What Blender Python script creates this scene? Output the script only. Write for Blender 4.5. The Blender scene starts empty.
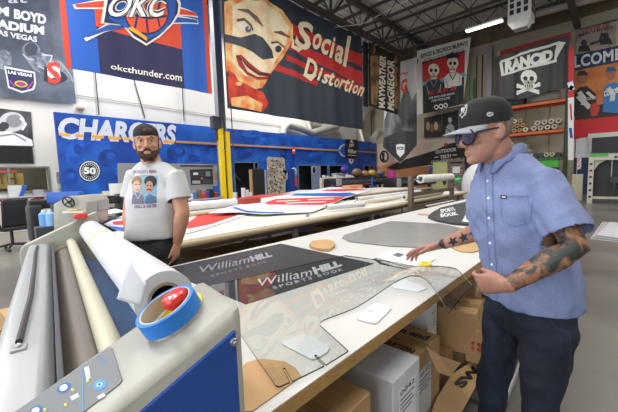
import bpy, bmesh, math, random
from mathutils import Vector, Matrix, noise
from mathutils.geometry import tessellate_polygon
random.seed(7)
COL = bpy.context.scene.collection
R = math.radians
# ------------------------------------------------------------------ camera and pixel rays
FPX = 323.17; PITCH, YAW, ROLL = R(-5.43), R(-43.33), R(-1.863); CH = 1.42
_f = Vector((math.sin(YAW)*math.cos(PITCH), math.cos(YAW)*math.cos(PITCH), math.sin(PITCH)))
_r0 = Vector((math.cos(YAW), -math.sin(YAW), 0)); _u0 = _r0.cross(_f)
_r = _r0*math.cos(ROLL)+_u0*math.sin(ROLL); _u = -_r0*math.sin(ROLL)+_u0*math.cos(ROLL)
CAM = Vector((0, 0, CH))
cd = bpy.data.cameras.new('camera'); cam = bpy.data.objects.new('camera', cd); COL.objects.link(cam)
cd.sensor_width = 36; cd.lens = FPX/618*36; cd.clip_start = .02; cd.clip_end = 200
m = Matrix((_r, _u, -_f)).transposed().to_4x4(); m.translation = CAM; cam.matrix_world = m
bpy.context.scene.camera = cam
def ray(x, y): return _f + _r*((x-309)/FPX) - _u*((y-206)/FPX)
def at(x, y, X=None, Y=None, Z=None, D=None):
    d = ray(x, y)
    if D is not None: return CAM + d*D
    i, v = (0, X) if X is not None else (1, Y) if Y is not None else (2, Z)
    return CAM + d*((v-CAM[i])/d[i])
def onpl(x, y, P, n):
    d = ray(x, y); return CAM + d*((P-CAM).dot(n)/d.dot(n))
# ------------------------------------------------------------------ materials
def lin(c):
    if isinstance(c, str):
        c = c.lstrip('#'); c = [int(c[i:i+2], 16)/255 for i in (0, 2, 4)]
        c = [x/12.92 if x <= .04045 else ((x+.055)/1.055)**2.4 for x in c]
    return (*c[:3], 1)
MATS = {}
def mat(name, c, rough=.5, metal=0, var=.06, scale=6, bump=0, bscale=60, c2=None, coat=0, spec=.5, lo=.4, hi=.6, stretch=None, detail=4, emit=0, dist=0):
    if name in MATS: return MATS[name]
    M = bpy.data.materials.new(name); M.use_nodes = True; nt = M.node_tree; N = nt.nodes; L = nt.links
    b = N['Principled BSDF']; b.inputs['Roughness'].default_value = rough; b.inputs['Metallic'].default_value = metal
    b.inputs['Coat Weight'].default_value = coat; b.inputs['Specular IOR Level'].default_value = spec
    tc = N.new('ShaderNodeTexCoord'); mp = N.new('ShaderNodeMapping'); L.new(tc.outputs['Object'], mp.inputs[0])
    if stretch: mp.inputs['Scale'].default_value = stretch
    nz = N.new('ShaderNodeTexNoise'); nz.inputs['Scale'].default_value = scale; nz.inputs['Detail'].default_value = detail
    nz.inputs['Distortion'].default_value = dist
    L.new(mp.outputs[0], nz.inputs['Vector'])
    cr = N.new('ShaderNodeValToRGB'); L.new(nz.outputs[0], cr.inputs[0])
    a = lin(c)
    if c2 is None:
        lo, hi = .25, .75
        p = tuple(max(0, x*(1-var)) for x in a[:3])+(1,); q = tuple(min(1, x*(1+var)) for x in a[:3])+(1,)
    else: p, q = a, lin(c2)
    cr.color_ramp.elements[0].position = lo; cr.color_ramp.elements[0].color = p
    cr.color_ramp.elements[1].position = hi; cr.color_ramp.elements[1].color = q
    L.new(cr.outputs[0], b.inputs['Base Color'])
    if emit:
        L.new(cr.outputs[0], b.inputs['Emission Color']); b.inputs['Emission Strength'].default_value = emit
    if bump:
        n2 = N.new('ShaderNodeTexNoise'); n2.inputs['Scale'].default_value = bscale; L.new(mp.outputs[0], n2.inputs['Vector'])
        bp = N.new('ShaderNodeBump'); bp.inputs['Strength'].default_value = bump; bp.inputs['Distance'].default_value = .01
        L.new(n2.outputs[0], bp.inputs['Height']); L.new(bp.outputs[0], b.inputs['Normal'])
    MATS[name] = M; return M
def flat(c): return mat('ink_'+c.lstrip('#'), c, .55, var=.03)
def clear(name, tint, gloss_ior=1.72, rough=0):
    if name in MATS: return MATS[name]
    M = bpy.data.materials.new(name); M.use_nodes = True; nt = M.node_tree; N = nt.nodes; L = nt.links; N.clear()
    o = N.new('ShaderNodeOutputMaterial'); t = N.new('ShaderNodeBsdfTransparent'); g = N.new('ShaderNodeBsdfGlossy')
    t.inputs[0].default_value = lin(tint); g.inputs['Roughness'].default_value = rough; g.inputs[0].default_value = (1, 1, 1, 1)
    fr = N.new('ShaderNodeFresnel'); fr.inputs[0].default_value = gloss_ior; mx = N.new('ShaderNodeMixShader')
    ge = N.new('ShaderNodeNewGeometry'); iv = N.new('ShaderNodeMath'); iv.operation = 'SUBTRACT'; iv.inputs[0].default_value = 1; L.new(ge.outputs['Backfacing'], iv.inputs[1])
    mu = N.new('ShaderNodeMath'); mu.operation = 'MULTIPLY'; L.new(fr.outputs[0], mu.inputs[0]); L.new(iv.outputs[0], mu.inputs[1]); L.new(mu.outputs[0], mx.inputs[0]); L.new(t.outputs[0], mx.inputs[1]); L.new(g.outputs[0], mx.inputs[2]); L.new(mx.outputs[0], o.inputs[0])
    MATS[name] = M; return M
WHITE = lambda: mat('white_paint', '#e9e8e4', .45)
# ------------------------------------------------------------------ object helpers
ORG = {}
def tag(o, label=None, cat=None, group=None, kind=None):
    if label: o['label'] = label
    if cat: o['category'] = cat
    if group: o['group'] = group
    if kind: o['kind'] = kind
    return o
def thing(name, loc, label, cat, group=None):
    o = bpy.data.objects.new(name, None); COL.objects.link(o); o.location = loc; o.empty_display_size = .05
    ORG[o.name] = Vector(loc); tag(o, label, cat, group); return o
def link_mesh(name, me, mats, parent=None, smooth=False):
    o = bpy.data.objects.new(name, me); COL.objects.link(o)
    if not isinstance(mats, (list, tuple)): mats = [mats]
    for x in mats: me.materials.append(x)
    if parent is not None:
        o.parent = parent; org = ORG[parent.name]; me.transform(Matrix.Translation(-org)); ORG[o.name] = org
    else:
        # a lone mesh gets its origin at its base
        vs = [v.co for v in me.vertices]
        lo = Vector([min(v[i] for v in vs) for i in range(3)]); hi = Vector([max(v[i] for v in vs) for i in range(3)])
        c = Vector(((lo.x+hi.x)/2, (lo.y+hi.y)/2, lo.z)); me.transform(Matrix.Translation(-c)); o.location = c; ORG[o.name] = c
    if smooth:
        for p in me.polygons: p.use_smooth = True
    return o
def frame_of(d, hint=Vector((0, 0, 1))):
    d = d.normalized()
    if abs(d.dot(hint)) > .98: hint = Vector((1, 0, 0))
    x = hint.cross(d).normalized(); y = d.cross(x); return x, y
class MB:
    def __init__(s): s.bm = bmesh.new(); s.mi = 0
    def face(s, vs):
        try: f = s.bm.faces.new(vs); f.material_index = s.mi; return f
        except ValueError: return None
    def box(s, a, b, bev=0):
        a, b = Vector(a), Vector(b); lo = [min(a[i], b[i]) for i in range(3)]; hi = [max(a[i], b[i]) for i in range(3)]
        return s.hexa([Vector((x, y, z)) for z in (lo[2], hi[2]) for y in (lo[1], hi[1]) for x in (lo[0], hi[0])], bev)
    def hexa(s, c, bev=0):   # corners ordered z,y,x
        v = [s.bm.verts.new(p) for p in c]
        fs = [s.face([v[i] for i in q]) for q in ((0, 2, 3, 1), (4, 5, 7, 6), (0, 1, 5, 4), (2, 6, 7, 3), (0, 4, 6, 2), (1, 3, 7, 5))]
        if bev:
            es = {e for f in fs if f for e in f.edges}
            bmesh.ops.bevel(s.bm, geom=list(es), offset=bev, segments=2, affect='EDGES', profile=.5, material=-1)
        return s
    def obox(s, c, ax, ay, az, hx, hy, hz, bev=0):
        return s.hexa([c+ax*(i*hx)+ay*(j*hy)+az*(k*hz) for k in (-1, 1) for j in (-1, 1) for i in (-1, 1)], bev)
    def tube(s, pts, r, n=12, cap=True, hint=Vector((0, 0, 1))):
        pts = [Vector(p) for p in pts]; rr = r if isinstance(r, (list, tuple)) else [r]*len(pts); rings = []
        for i, p in enumerate(pts):
            d = (pts[min(i+1, len(pts)-1)]-pts[max(i-1, 0)])
            x, y = frame_of(d, hint); q = rr[i]; qx, qy = q if isinstance(q, (tuple, list)) else (q, q)
            rings.append([s.bm.verts.new(p+x*(qx*math.cos(2*math.pi*k/n))+y*(qy*math.sin(2*math.pi*k/n))) for k in range(n)])
        for a, b in zip(rings, rings[1:]):
            for k in range(n): s.face([a[k], a[(k+1) % n], b[(k+1) % n], b[k]])
        if cap: s.face(rings[0][::-1]); s.face(rings[-1])
        return s
    def rings(s, rings, cap=True):
        R_ = [[s.bm.verts.new(p) for p in r] for r in rings]; n = len(R_[0])
        for a, b in zip(R_, R_[1:]):
            for k in range(n): s.face([a[k], a[(k+1) % n], b[(k+1) % n], b[k]])
        if cap: s.face(R_[0][::-1]); s.face(R_[-1])
        return s
    def pipe(s, a, b, ro, ri, n=24):    # hollow tube
        a, b = Vector(a), Vector(b); x, y = frame_of(b-a)
        def ring(p, r): return [s.bm.verts.new(p+x*(r*math.cos(2*math.pi*k/n))+y*(r*math.sin(2*math.pi*k/n))) for k in range(n)]
        q = [ring(a, ro), ring(b, ro), ring(b, ri), ring(a, ri)]
        for i in range(4):
            u, v = q[i], q[(i+1) % 4]
            for k in range(n): s.face([u[k], u[(k+1) % n], v[(k+1) % n], v[k]])
        return s
    def ball(s, c, r, seg=14, M=None):
        r = r if isinstance(r, (tuple, list)) else (r, r, r)
        mt = Matrix.Translation(Vector(c)) @ (M.to_4x4() if M else Matrix.Identity(4)) @ Matrix.Diagonal((*r, 1))
        g = bmesh.ops.create_uvsphere(s.bm, u_segments=seg, v_segments=max(6, seg//2+2), radius=1, matrix=mt)
        for v in g['verts']:
            for f in v.link_faces: f.material_index = s.mi
        return s
    def prism(s, poly, d, bev=0):   # planar world polygon pushed along d
        poly = [Vector(p) for p in poly]; d = Vector(d)
        a = [s.bm.verts.new(p) for p in poly]; b = [s.bm.verts.new(p+d) for p in poly]; n = len(a)
        fs = [s.face(a[::-1]), s.face(b)] + [s.face([a[k], a[(k+1) % n], b[(k+1) % n], b[k]]) for k in range(n)]
        if bev:
            es = {e for f in fs if f for e in f.edges}
            bmesh.ops.bevel(s.bm, geom=list(es), offset=bev, segments=2, affect='EDGES', profile=.5, material=-1)
        return s
    def mesh(s):
        bmesh.ops.recalc_face_normals(s.bm, faces=s.bm.faces[:])
        me = bpy.data.meshes.new('m'); s.bm.to_mesh(me); s.bm.free(); return me
    def obj(s, name, mats, parent=None, smooth=False):
        me = s.mesh(); me.name = name
        o = link_mesh(name, me, mats, parent, smooth)
        if smooth == 'auto' or smooth is True:
            try: me.set_sharp_from_angle(angle=R(40))
            except Exception: pass
        return o
def remesh(bm, voxel, smooth=6, fac=.5):
    bmesh.ops.recalc_face_normals(bm, faces=bm.faces[:])
    me = bpy.data.meshes.new('r'); bm.to_mesh(me); bm.free()
    o = bpy.data.objects.new('r', me); COL.objects.link(o)
    md = o.modifiers.new('a', 'REMESH'); md.mode = 'VOXEL'; md.voxel_size = voxel
    if smooth: sm = o.modifiers.new('b', 'SMOOTH'); sm.iterations = smooth; sm.factor = fac
    dg = bpy.context.evaluated_depsgraph_get(); dg.update()
    out = bpy.data.meshes.new_from_object(o.evaluated_get(dg)); bpy.data.objects.remove(o); bpy.data.meshes.remove(me)
    return out
def structure(o): o['kind'] = 'structure'; return o
def copy_thing(o, loc=None, rot=None):
    c = o.copy(); COL.objects.link(c)
    for ch in o.children:
        d = ch.copy(); COL.objects.link(d); d.parent = c
        for g in ch.children:
            e = g.copy(); COL.objects.link(e); e.parent = d
    if loc is not None: c.location = loc
    if rot is not None: c.rotation_euler = rot
    return c
# ------------------------------------------------------------------ lettering and flat print
_TX = {}
def glyphs(s, bold=.012, shear=0, sp=1):
    k = (s, bold, shear, sp)
    if k in _TX: return _TX[k]
    cu = bpy.data.curves.new('t', 'FONT'); cu.body = s; cu.size = 1; cu.offset = bold; cu.shear = shear; cu.resolution_u = 3; cu.space_character = sp
    cu.fill_mode = 'FRONT'
    o = bpy.data.objects.new('t', cu); COL.objects.link(o)
    dg = bpy.context.evaluated_depsgraph_get(); dg.update()
    me = bpy.data.meshes.new_from_object(o.evaluated_get(dg)); bpy.data.objects.remove(o); bpy.data.curves.remove(cu)
    vs = [v.co.copy() for v in me.vertices]; fs = [tuple(p.vertices) for p in me.polygons]; bpy.data.meshes.remove(me)
    x0, x1 = min(v.x for v in vs), max(v.x for v in vs); y0, y1 = min(v.y for v in vs), max(v.y for v in vs)
    vs = [((v.x-x0)/(x1-x0), (v.y-y0)/(y1-y0)) for v in vs]; _TX[k] = (vs, fs); return _TX[k]
class Sheet:
    """A printed flat sheet: u,v in metres on a plane, printed shapes are thin layers of the same mesh."""
    def __init__(s, O, U, V, c='#ffffff', step=.003):
        s.O, s.U, s.V = Vector(O), Vector(U).normalized(), Vector(V).normalized(); s.N = s.U.cross(s.V); s.step = step
        s.bm = bmesh.new(); s.mats = []; s.c = c
    def mi(s, c):
        M = c if isinstance(c, bpy.types.Material) else flat(c)
        if M not in s.mats: s.mats.append(M)
        return s.mats.index(M)
    def uv(s, p):
        if len(p) == 3: q = Vector(p)
        else: q = onpl(p[0], p[1], s.O, s.N)
        q = q-s.O; return (q.dot(s.U), q.dot(s.V))
    def add(s, pts, c, layer, tris=None):
        k = s.mi(c); vs = [s.bm.verts.new((u, v, layer*s.step)) for u, v in pts]
        for t in (tris or tessellate_polygon([[Vector((u, v, 0)) for u, v in pts]])):
            try: f = s.bm.faces.new([vs[i] for i in t]); f.material_index = k
            except ValueError: pass
    def poly(s, pts, c, layer=1): s.add([s.uv(p) for p in pts], c, layer); return s
    def ell(s, cx, cy, rx, ry, c, layer=1, rot=0, n=24, a0=0, a1=360):
        P = []
        for i in range(n if a1-a0 >= 360 else n+1):
            a = R(a0+(a1-a0)*i/n); x, y = rx*math.cos(a), ry*math.sin(a); P.append((cx+x*math.cos(R(rot))-y*math.sin(R(rot)), cy+x*math.sin(R(rot))+y*math.cos(R(rot))))
        return s.poly(P, c, layer)
    def line(s, pts, w, c, layer=1):
        P = [Vector(s.uv(p)) for p in pts]; L_, R_ = [], []
        ws = w if isinstance(w, (list, tuple)) else [w]*len(P)
        for i, p in enumerate(P):
            d = (P[min(i+1, len(P)-1)]-P[max(i-1, 0)]); n = Vector((-d.y, d.x)).normalized()*(ws[i]/2); L_.append(p+n); R_.append(p-n)
        for i in range(len(P)-1): s.add([tuple(L_[i]), tuple(L_[i+1]), tuple(R_[i+1]), tuple(R_[i])], c, layer, [(0, 1, 2), (0, 2, 3)])
        return s
    def text(s, t, bl, br, tr, tl, c, layer=2, bold=.012, shear=0, sp=1, wave=None):
        vs, fs = glyphs(t, bold, shear, sp); a, b, d, e = [Vector(s.uv(p)) for p in (bl, br, tr, tl)]
        pts = []
        for x, y in vs:
            q = a*(1-x)*(1-y)+b*x*(1-y)+d*x*y+e*(1-x)*y
            pts.append((q.x, q.y))
        s.add(pts, c, layer, fs); return s
    def obj(s, name, corners, parent=None, thick=.004, ripple=None, cut=None, c=None):
        """corners: the base outline. ripple(u) gives folds; the back is closed to give thickness"""
        P = [s.uv(p) for p in corners]; base = s.mi(c or s.c); bm2 = bmesh.new()
        vs = [bm2.verts.new((u, v, 0)) for u, v in P]
        for t in tessellate_polygon([[Vector((u, v, 0)) for u, v in P]]): bm2.faces.new([vs[i] for i in t])
        bmesh.ops.recalc_face_normals(bm2, faces=bm2.faces[:])
        g = bmesh.ops.extrude_face_region(bm2, geom=bm2.faces[:])
        for v in [x for x in g['geom'] if isinstance(x, bmesh.types.BMVert)]: v.co.z = -thick
        me = bpy.data.meshes.new('b'); bm2.to_mesh(me); bm2.free()
        n0 = len(s.bm.faces); s.bm.from_mesh(me); bpy.data.meshes.remove(me); s.bm.faces.ensure_lookup_table()
        for f in s.bm.faces[n0:]: f.material_index = base
        bm = s.bm
        if ripple:
            us = [v.co.x for v in bm.verts]; k = math.floor(min(us)/cut)+1
            while k*cut < max(us):
                bmesh.ops.bisect_plane(bm, geom=bm.verts[:]+bm.edges[:]+bm.faces[:], plane_co=(k*cut, 0, 0), plane_no=(1, 0, 0)); k += 1
            for v in bm.verts: v.co.z += ripple(v.co.x)
        for v in bm.verts: v.co = s.O+s.U*v.co.x+s.V*v.co.y+s.N*v.co.z
        bmesh.ops.recalc_face_normals
        me = bpy.data.meshes.new(name); bm.to_mesh(me); bm.free()
        return link_mesh(name, me, s.mats, parent)
def XS(X0, **k): return Sheet((X0, 0, 0), (0, 1, 0), (0, 0, 1), **k)
def YS(Y0, **k): return Sheet((0, Y0, 0), (1, 0, 0), (0, 0, 1), **k)
def ZS(Z0, **k): return Sheet((0, 0, Z0), (1, 0, 0), (0, 1, 0), **k)
def rip(a=.02, k=1): return lambda u: a*(math.sin(u*5.1*k)+.6*math.sin(u*8.7*k+1)+.4*math.sin(u*14.3*k+2))
# ================================================================== THE SETTING
XW, YF, ZC = -13.6, 21.6, 9.75; XR, YB = 7.5, -7
def conc():
    M = mat('polished_concrete', '#5c5955', .28, var=.2, scale=.8, c2='#7f7c77', lo=.3, hi=.7, detail=10, bump=.04, bscale=3)
    return M
f = MB(); f.box((XW-2, YB-.2, -.1), (XR+.2, YF+.2, 0)); structure(f.obj('floor', conc()))
deck = mat('ceiling_deck', '#cbc8c4', .7, var=.08, scale=.6)
f = MB(); f.box((XW-.3, YB-.2, ZC), (XR+.2, YF+.2, ZC+.15))
x = XW
while x < XR: f.box((x, YB, ZC-.04), (x+.12, YF, ZC)); x += .45
structure(f.obj('ceiling', deck))
wallw = mat('wall_white', '#dedbd2', .7, var=.03, scale=.5)
walltan = mat('wall_tan', '#b9ae98', .75, var=.05, scale=.5)
brown = mat('brown_siding', '#6f5f4c', .7, var=.1, scale=2)
# left wall with the office window opening
wy0, wy1 = at(0, 168, X=XW).y-.6, at(47, 168, X=XW).y; wz0, wz1 = 1.22, 1.94
f = MB(); f.box((XW-.25, YB, 0), (XW, wy0, ZC)); f.box((XW-.25, wy1, 0), (XW, YF, ZC)); f.box((XW-.25, wy0, 0), (XW, wy1, wz0)); f.box((XW-.25, wy0, wz1), (XW, wy1, ZC))
structure(f.obj('wall_left', wallw))
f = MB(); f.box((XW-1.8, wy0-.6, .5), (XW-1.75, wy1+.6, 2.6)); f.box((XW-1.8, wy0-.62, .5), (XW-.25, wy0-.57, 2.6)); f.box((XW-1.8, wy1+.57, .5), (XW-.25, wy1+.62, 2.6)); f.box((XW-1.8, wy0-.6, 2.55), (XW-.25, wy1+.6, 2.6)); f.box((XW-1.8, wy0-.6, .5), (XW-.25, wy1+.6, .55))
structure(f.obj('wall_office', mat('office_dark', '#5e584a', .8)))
w = bpy.data.objects.new('window_1', None); COL.objects.link(w); ORG['window_1'] = Vector((XW, wy0, wz0)); w.location = ORG['window_1']; structure(w)
f = MB(); fr = .05
for a, b in (((wy0-fr, wz0-fr), (wy1+fr, wz0)), ((wy0-fr, wz1), (wy1+fr, wz1+fr)), ((wy0-fr, wz0), (wy0, wz1)), ((wy1, wz0), (wy1+fr, wz1)), ((wy0+.75, wz0), (wy0+.8, wz1))): f.box((XW-.1, a[0], a[1]), (XW+.04, b[0], b[1]))
f.obj('window_frame', mat('alu_frame', '#8b8c8a', .4, .6), w)
f = MB(); f.box((XW-.06, wy0, wz0), (XW-.05, wy1, wz1)); f.obj('window_pane', clear('window_glass', '#f2f6f4'), w)
# far wall: white panels below, light band, brown siding above
f = MB(); f.box((XW, YF, 0), (XR, YF+.2, 8.3)); structure(f.obj('wall_far', walltan))
f = MB(); f.box((XW, YF-.06, 8.15), (XR, YF, 8.7)); structure(f.obj('trim_1', mat('beam_paint', '#a49b8b', .6)))
f = MB(); f.box((XW, YF-.0, 8.3), (XR, YF+.2, ZC))
x = XW
while x < XR: f.box((x, YF-.08, 8.7), (x+.08, YF, ZC)); x += .4
structure(f.obj('wall_far', brown))
f = MB(); x = XW
while x < XR: f.box((x, YF-.03, 0), (x+.03, YF, 8.15)); x += 1.1
structure(f.obj('trim_2', mat('panel_joint', '#8d8474', .7)))
f = MB(); f.box((XR, YB, 0), (XR+.2, YF, ZC)); structure(f.obj('wall_right', wallw))
# unseen back wall; the door opening is added to let light in
f = MB(); f.box((XW, YB-.2, 0), (-7, YB, ZC)); f.box((3, YB-.2, 0), (XR, YB, ZC)); f.box((-7, YB-.2, 5), (3, YB, ZC)); structure(f.obj('wall_back', wallw))
# blue printed partition
mural = mat('blue_mural', '#0b3a93', .5, scale=.75, c2='#1c66c8', lo=.35, hi=.68, detail=4, dist=.7)
BX = -13.0; by0, by1, bz = 2.16, 21.25, 3.68
def yx(p, q=160): return at(p, q, X=BX).y
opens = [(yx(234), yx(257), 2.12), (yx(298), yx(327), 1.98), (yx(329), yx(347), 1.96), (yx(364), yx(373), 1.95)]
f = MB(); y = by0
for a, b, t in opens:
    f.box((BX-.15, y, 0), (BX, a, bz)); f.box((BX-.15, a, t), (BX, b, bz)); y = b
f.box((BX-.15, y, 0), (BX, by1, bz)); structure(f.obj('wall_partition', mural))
dk = mat('painted_room_shade', '#17191f', .8)  # near-black sheets paint the shade of the rooms behind the openings
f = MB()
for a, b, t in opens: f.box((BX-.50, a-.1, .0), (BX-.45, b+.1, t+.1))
structure(f.obj('wall_shade_backing', dk))
f = MB()
for a, b, t in opens: 
    f.box((BX-.16, a-.05, 0), (BX+.03, a, t+.05)); f.box((BX-.16, b, 0), (BX+.03, b+.05, t+.05)); f.box((BX-.16, a, t), (BX+.03, b, t+.05))
structure(f.obj('trim_3', mat('door_frame_grey', '#6f7780', .5)))
f = MB(); f.box((BX, at(176, 141, X=BX).y, 2.9), (BX+.05, by1, 2.99)); structure(f.obj('trim_4', mat('rail_orange', '#b98a6a', .5)))
# print on the partition: word, badge, darker figures
S = XS(BX+.004, step=.004)
def Tq(s, t, x0, y0b, y0t, x1, y1b, y1t, c, **k): s.text(t, (x0, y0b), (x1, y1b), (x1, y1t), (x0, y0t), c, **k)
Tq(S, 'CHARGERS', 58, 139, 116.5, 176, 145, 125, '#d3d6dc', layer=2, bold=.05, shear=.12)
for x0, x1 in ((59, 70), (75, 83), (92, 104), (108, 121), (124, 130), (164, 174)):
    y = lambda p: 134.2+(p-58)*.068
    S.poly([(x0, y(x0)+1.2), (x1, y(x1)+1.2), (x1, y(x1)-1.4), (x0, y(x0)-1.4)], '#f4a92b', 3)
g = S.obj('wall_lettering', [(57.6, 134.8), (58.4, 134.8), (58.4, 134)], thick=.002, c='#f4a92b')
tag(g, 'big white slanted capital letters with gold stripes on the blue wall', 'lettering')
S = XS(BX+.004, step=.004); S.ell(89.5, 171, 11.2, 11, '#10131c', 1); S.ell(89.5, 171, 10.3, 10.1, '#e6e8ea', 2); S.ell(89.5, 171, 9.2, 9, '#10131c', 3); S.ell(89.5, 171, 6.3, 6.2, '#e6e8ea', 4); S.ell(89.5, 171, 5.9, 5.8, '#10131c', 5)
S.text('50', (83.6, 173.9), (95.6, 174.6), (95.6, 167.6), (83.6, 166.9), '#f2f2f2', 6, bold=.05)
for i in range(22):
    a = i*2*math.pi/22; S.ell(89.5+7.7*math.cos(a), 171+7.5*math.sin(a), .6, .8, '#e6e8ea', 6, rot=math.degrees(a), n=6)
bd = S.obj('round_badge', [(89, 171), (90, 171), (90, 171.6)], thick=.003, c='#10131c'); tag(bd, 'round black and white badge reading 50 on the blue wall', 'badge')
S = XS(BX+.002, step=.002); dkb = mat('mural_figure', '#0a2c70', .5, c2='#0e47a3', lo=.3, hi=.6, scale=2.2); dkc = mat('mural_figure_light', '#1a63c4', .5, c2='#0f4cab', scale=2.5)
for i, (cx, cy, rx, ry, rot) in enumerate([(75, 152, 9, 14, 20), (108, 158, 10, 9, 0), (122, 172, 12, 6, 30), (70, 178, 8, 9, 0), (190, 160, 14, 9, -20), (176, 152, 9, 7, 0), (205, 150, 8, 5, 20), (245, 150, 12, 8, -30), (262, 150, 9, 13, 10), (286, 148, 7, 10, 0), (252, 134, 10, 4, 0), (310, 156, 12, 6, 10), (318, 143, 8, 4, 0), (345, 158, 10, 5, -10), (230, 160, 6, 12, 15), (282, 165, 4, 10, 0)]):
    S.ell(cx, cy, rx, ry, dkb if i % 2 else dkc, 1+i % 3, rot=rot)
    S.ell(cx+rx*.3, cy-ry*.2, rx*.45, ry*.4, dkc if i % 2 else dkb, 4, rot=-rot)
structure(S.obj('trim_5', [(120, 160), (120.5, 160), (120.5, 160.5)], thick=.001, c=dkb))
# round and square hanging signs on the partition
def sign(X0, name, label, cat, corners, c, arts, thick=.02, Y0=None, step=.003, S=None):
    S = S or (XS(X0, step=step) if Y0 is None else YS(Y0, step=step)); arts(S); o = S.obj(name, corners, thick=thick, c=c); tag(o, label, cat); return o
sign(BX+.05, 'round_sign', 'pale blue round sign partly behind the small black square sign on the blue wall', 'sign', [(345+6*math.cos(a/8*math.pi), 150.5+6.5*math.sin(a/8*math.pi)) for a in range(16)], '#b9c6dd', lambda s: s.ell(345, 150.5, 4.6, 5.1, '#2a57ad', 1))
def a_(s):
    s.text('JUST', (349, 147.5), (354, 147.8), (354, 143.8), (349, 143.5), '#e8e8e8', 1, bold=.03); s.text('Wilson', (348, 153), (356.5, 153.6), (356.5, 149.4), (348, 149), '#e8e8e8', 1, shear=.3); s.line([(348, 155), (356, 155.6)], .03, '#e8e8e8', 1)
    s.poly([(351.5, 139.5), (353, 142.5), (350, 142.3)], '#e8e8e8', 1)
sign(BX+.12, 'square_sign', 'small black hanging sign with white script on the blue wall', 'sign', [(345.5, 139), (357.5, 140), (357.5, 158.4), (345.5, 157.2)], '#17171a', a_)
sign(BX+.06, 'shield_sign', 'tiny red white and blue shield sign under the small black sign', 'sign', [(349, 158.6), (353.4, 159), (353, 162), (351.2, 164.2), (349.3, 161.8)], '#e4e2ea', lambda s: s.poly([(349.8, 159.4), (352.6, 159.7), (351.2, 162.6)], '#b04a5c', 1))
sign(BX+.1, 'pennant', 'small narrow red and white pennant hanging from the rail on the blue wall', 'pennant', [(292.4, 147), (295, 147.2), (295, 154), (292.4, 153.8)], '#d8483f', lambda s: s.poly([(292.4, 149.5), (295, 149.7), (295, 151.2), (292.4, 151)], '#f0e8e0', 1))
# silver duct over the partition
duct = mat('silver_duct', '#cfcdc6', .35, .5, bump=.2, bscale=30)
def tubething(name, pts, r, M, label, cat, n=14, group=None):
    f = MB(); f.tube(pts, r, n); o = f.obj(name, M, None, True); tag(o, label, cat, group); return o
dp = lambda x, y: at(x, y, X=-13.3)
tubething('air_duct', [dp(283, 134), dp(284, 128), dp(288, 124.5), dp(300, 128), dp(312, 133), dp(318, 131), dp(338, 126)], .2, duct, 'silver flexible air duct bending over the top of the blue wall', 'duct')
tubething('air_duct', [dp(310, 134), dp(310, 122), dp(314, 119), dp(322, 122)], .17, duct, 'short silver air duct elbow standing on the blue wall', 'duct')
tubething('air_duct', [dp(361, 142), dp(361, 122), dp(365, 111), dp(369, 108)], .3, duct, 'silver air duct rising beside the right end of the blue wall', 'duct')
tubething('air_duct', [at(373, 140, X=-11.6), at(378, 133, X=-11.6), at(388, 130, X=-11.6)], .25, duct, 'silver air duct crossing behind the grey pointed banner', 'duct')
# thin hanging cables on the white wall
cab = mat('black_cable', '#34343a', .5)
for (x0, y0, x1, y1, lb) in ((95, 70, 99, 115, 'left'), (134, 80, 145, 118, 'slanting middle'), (182, 84, 184, 121, 'right')):
    tubething('hanging_rod', [at(x0, y0, X=XW+.08), at(x1, y1, X=XW+.08)], .02, cab, lb + ' thin dark rod on the white wall under the blue and red banner', 'rod', 6)
tubething('wall_conduit', [at(55, 92, X=XW+.05), at(140, 104, X=XW+.05), at(230, 118, X=XW+.05), at(300, 128, X=XW+.05)], .015, mat('conduit_tan', '#a89c86', .5), 'thin tan conduit along the white wall above the blue partition', 'conduit', 6)
o = MB().box(at(77, 106, X=XW+.2), at(84, 110.5, X=XW+.01), .02).obj('junction_box', mat('box_beige', '#b5aa8a', .5)); tag(o, 'small beige emergency light box on the white wall', 'box')
# ------------------------------------------------------------------ roof steel
steel = mat('roof_steel', '#4a4644', .55, .2, var=.1)
def truss(p0, p1, depth, seg, r, n=6):
    f = MB(); p0, p1 = Vector(p0), Vector(p1); dn = Vector((0, 0, -depth)); L_ = (p1-p0).length; k = max(2, int(L_/seg))
    s = (p1-p0).normalized().cross(Vector((0, 0, 1)))
    for o_ in (Vector(), dn): f.obox((p0+p1)/2+o_, (p1-p0).normalized(), s, Vector((0, 0, 1)), L_/2, r*1.3, r*1.1)
    for i in range(k):
        a = p0.lerp(p1, i/k); b = p0.lerp(p1, (i+.5)/k); c = p0.lerp(p1, (i+1)/k)
        f.tube([a, b+dn], r*.6, 6); f.tube([b+dn, c], r*.6, 6)
        if i % 2 == 0: f.tube([b, b+dn], r*.5, 5)
    return f
for i, y in enumerate([3.2, 5.5, 7.8, 10.1, 12.4, 14.7, 17.0, 19.3]):
    o = truss((XW, y, ZC-.1), (XR, y, ZC-.1), .75, 1.5, .045).obj('roof_joist', steel); structure(o)
for i, x in enumerate([-9.35, -1.6]):
    o = truss((x, YB, ZC-.18), (x, YF, ZC-.18), 1.25, 2.1, .09).obj('roof_girder', steel); structure(o)
for x in (-11.4, -7.3, -5.3, -3.4, .5):
    f = MB(); f.tube([(x, YB, ZC-.82), (x, YF, ZC-.82)], .025, 5); structure(f.obj('roof_bridging', steel))
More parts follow.
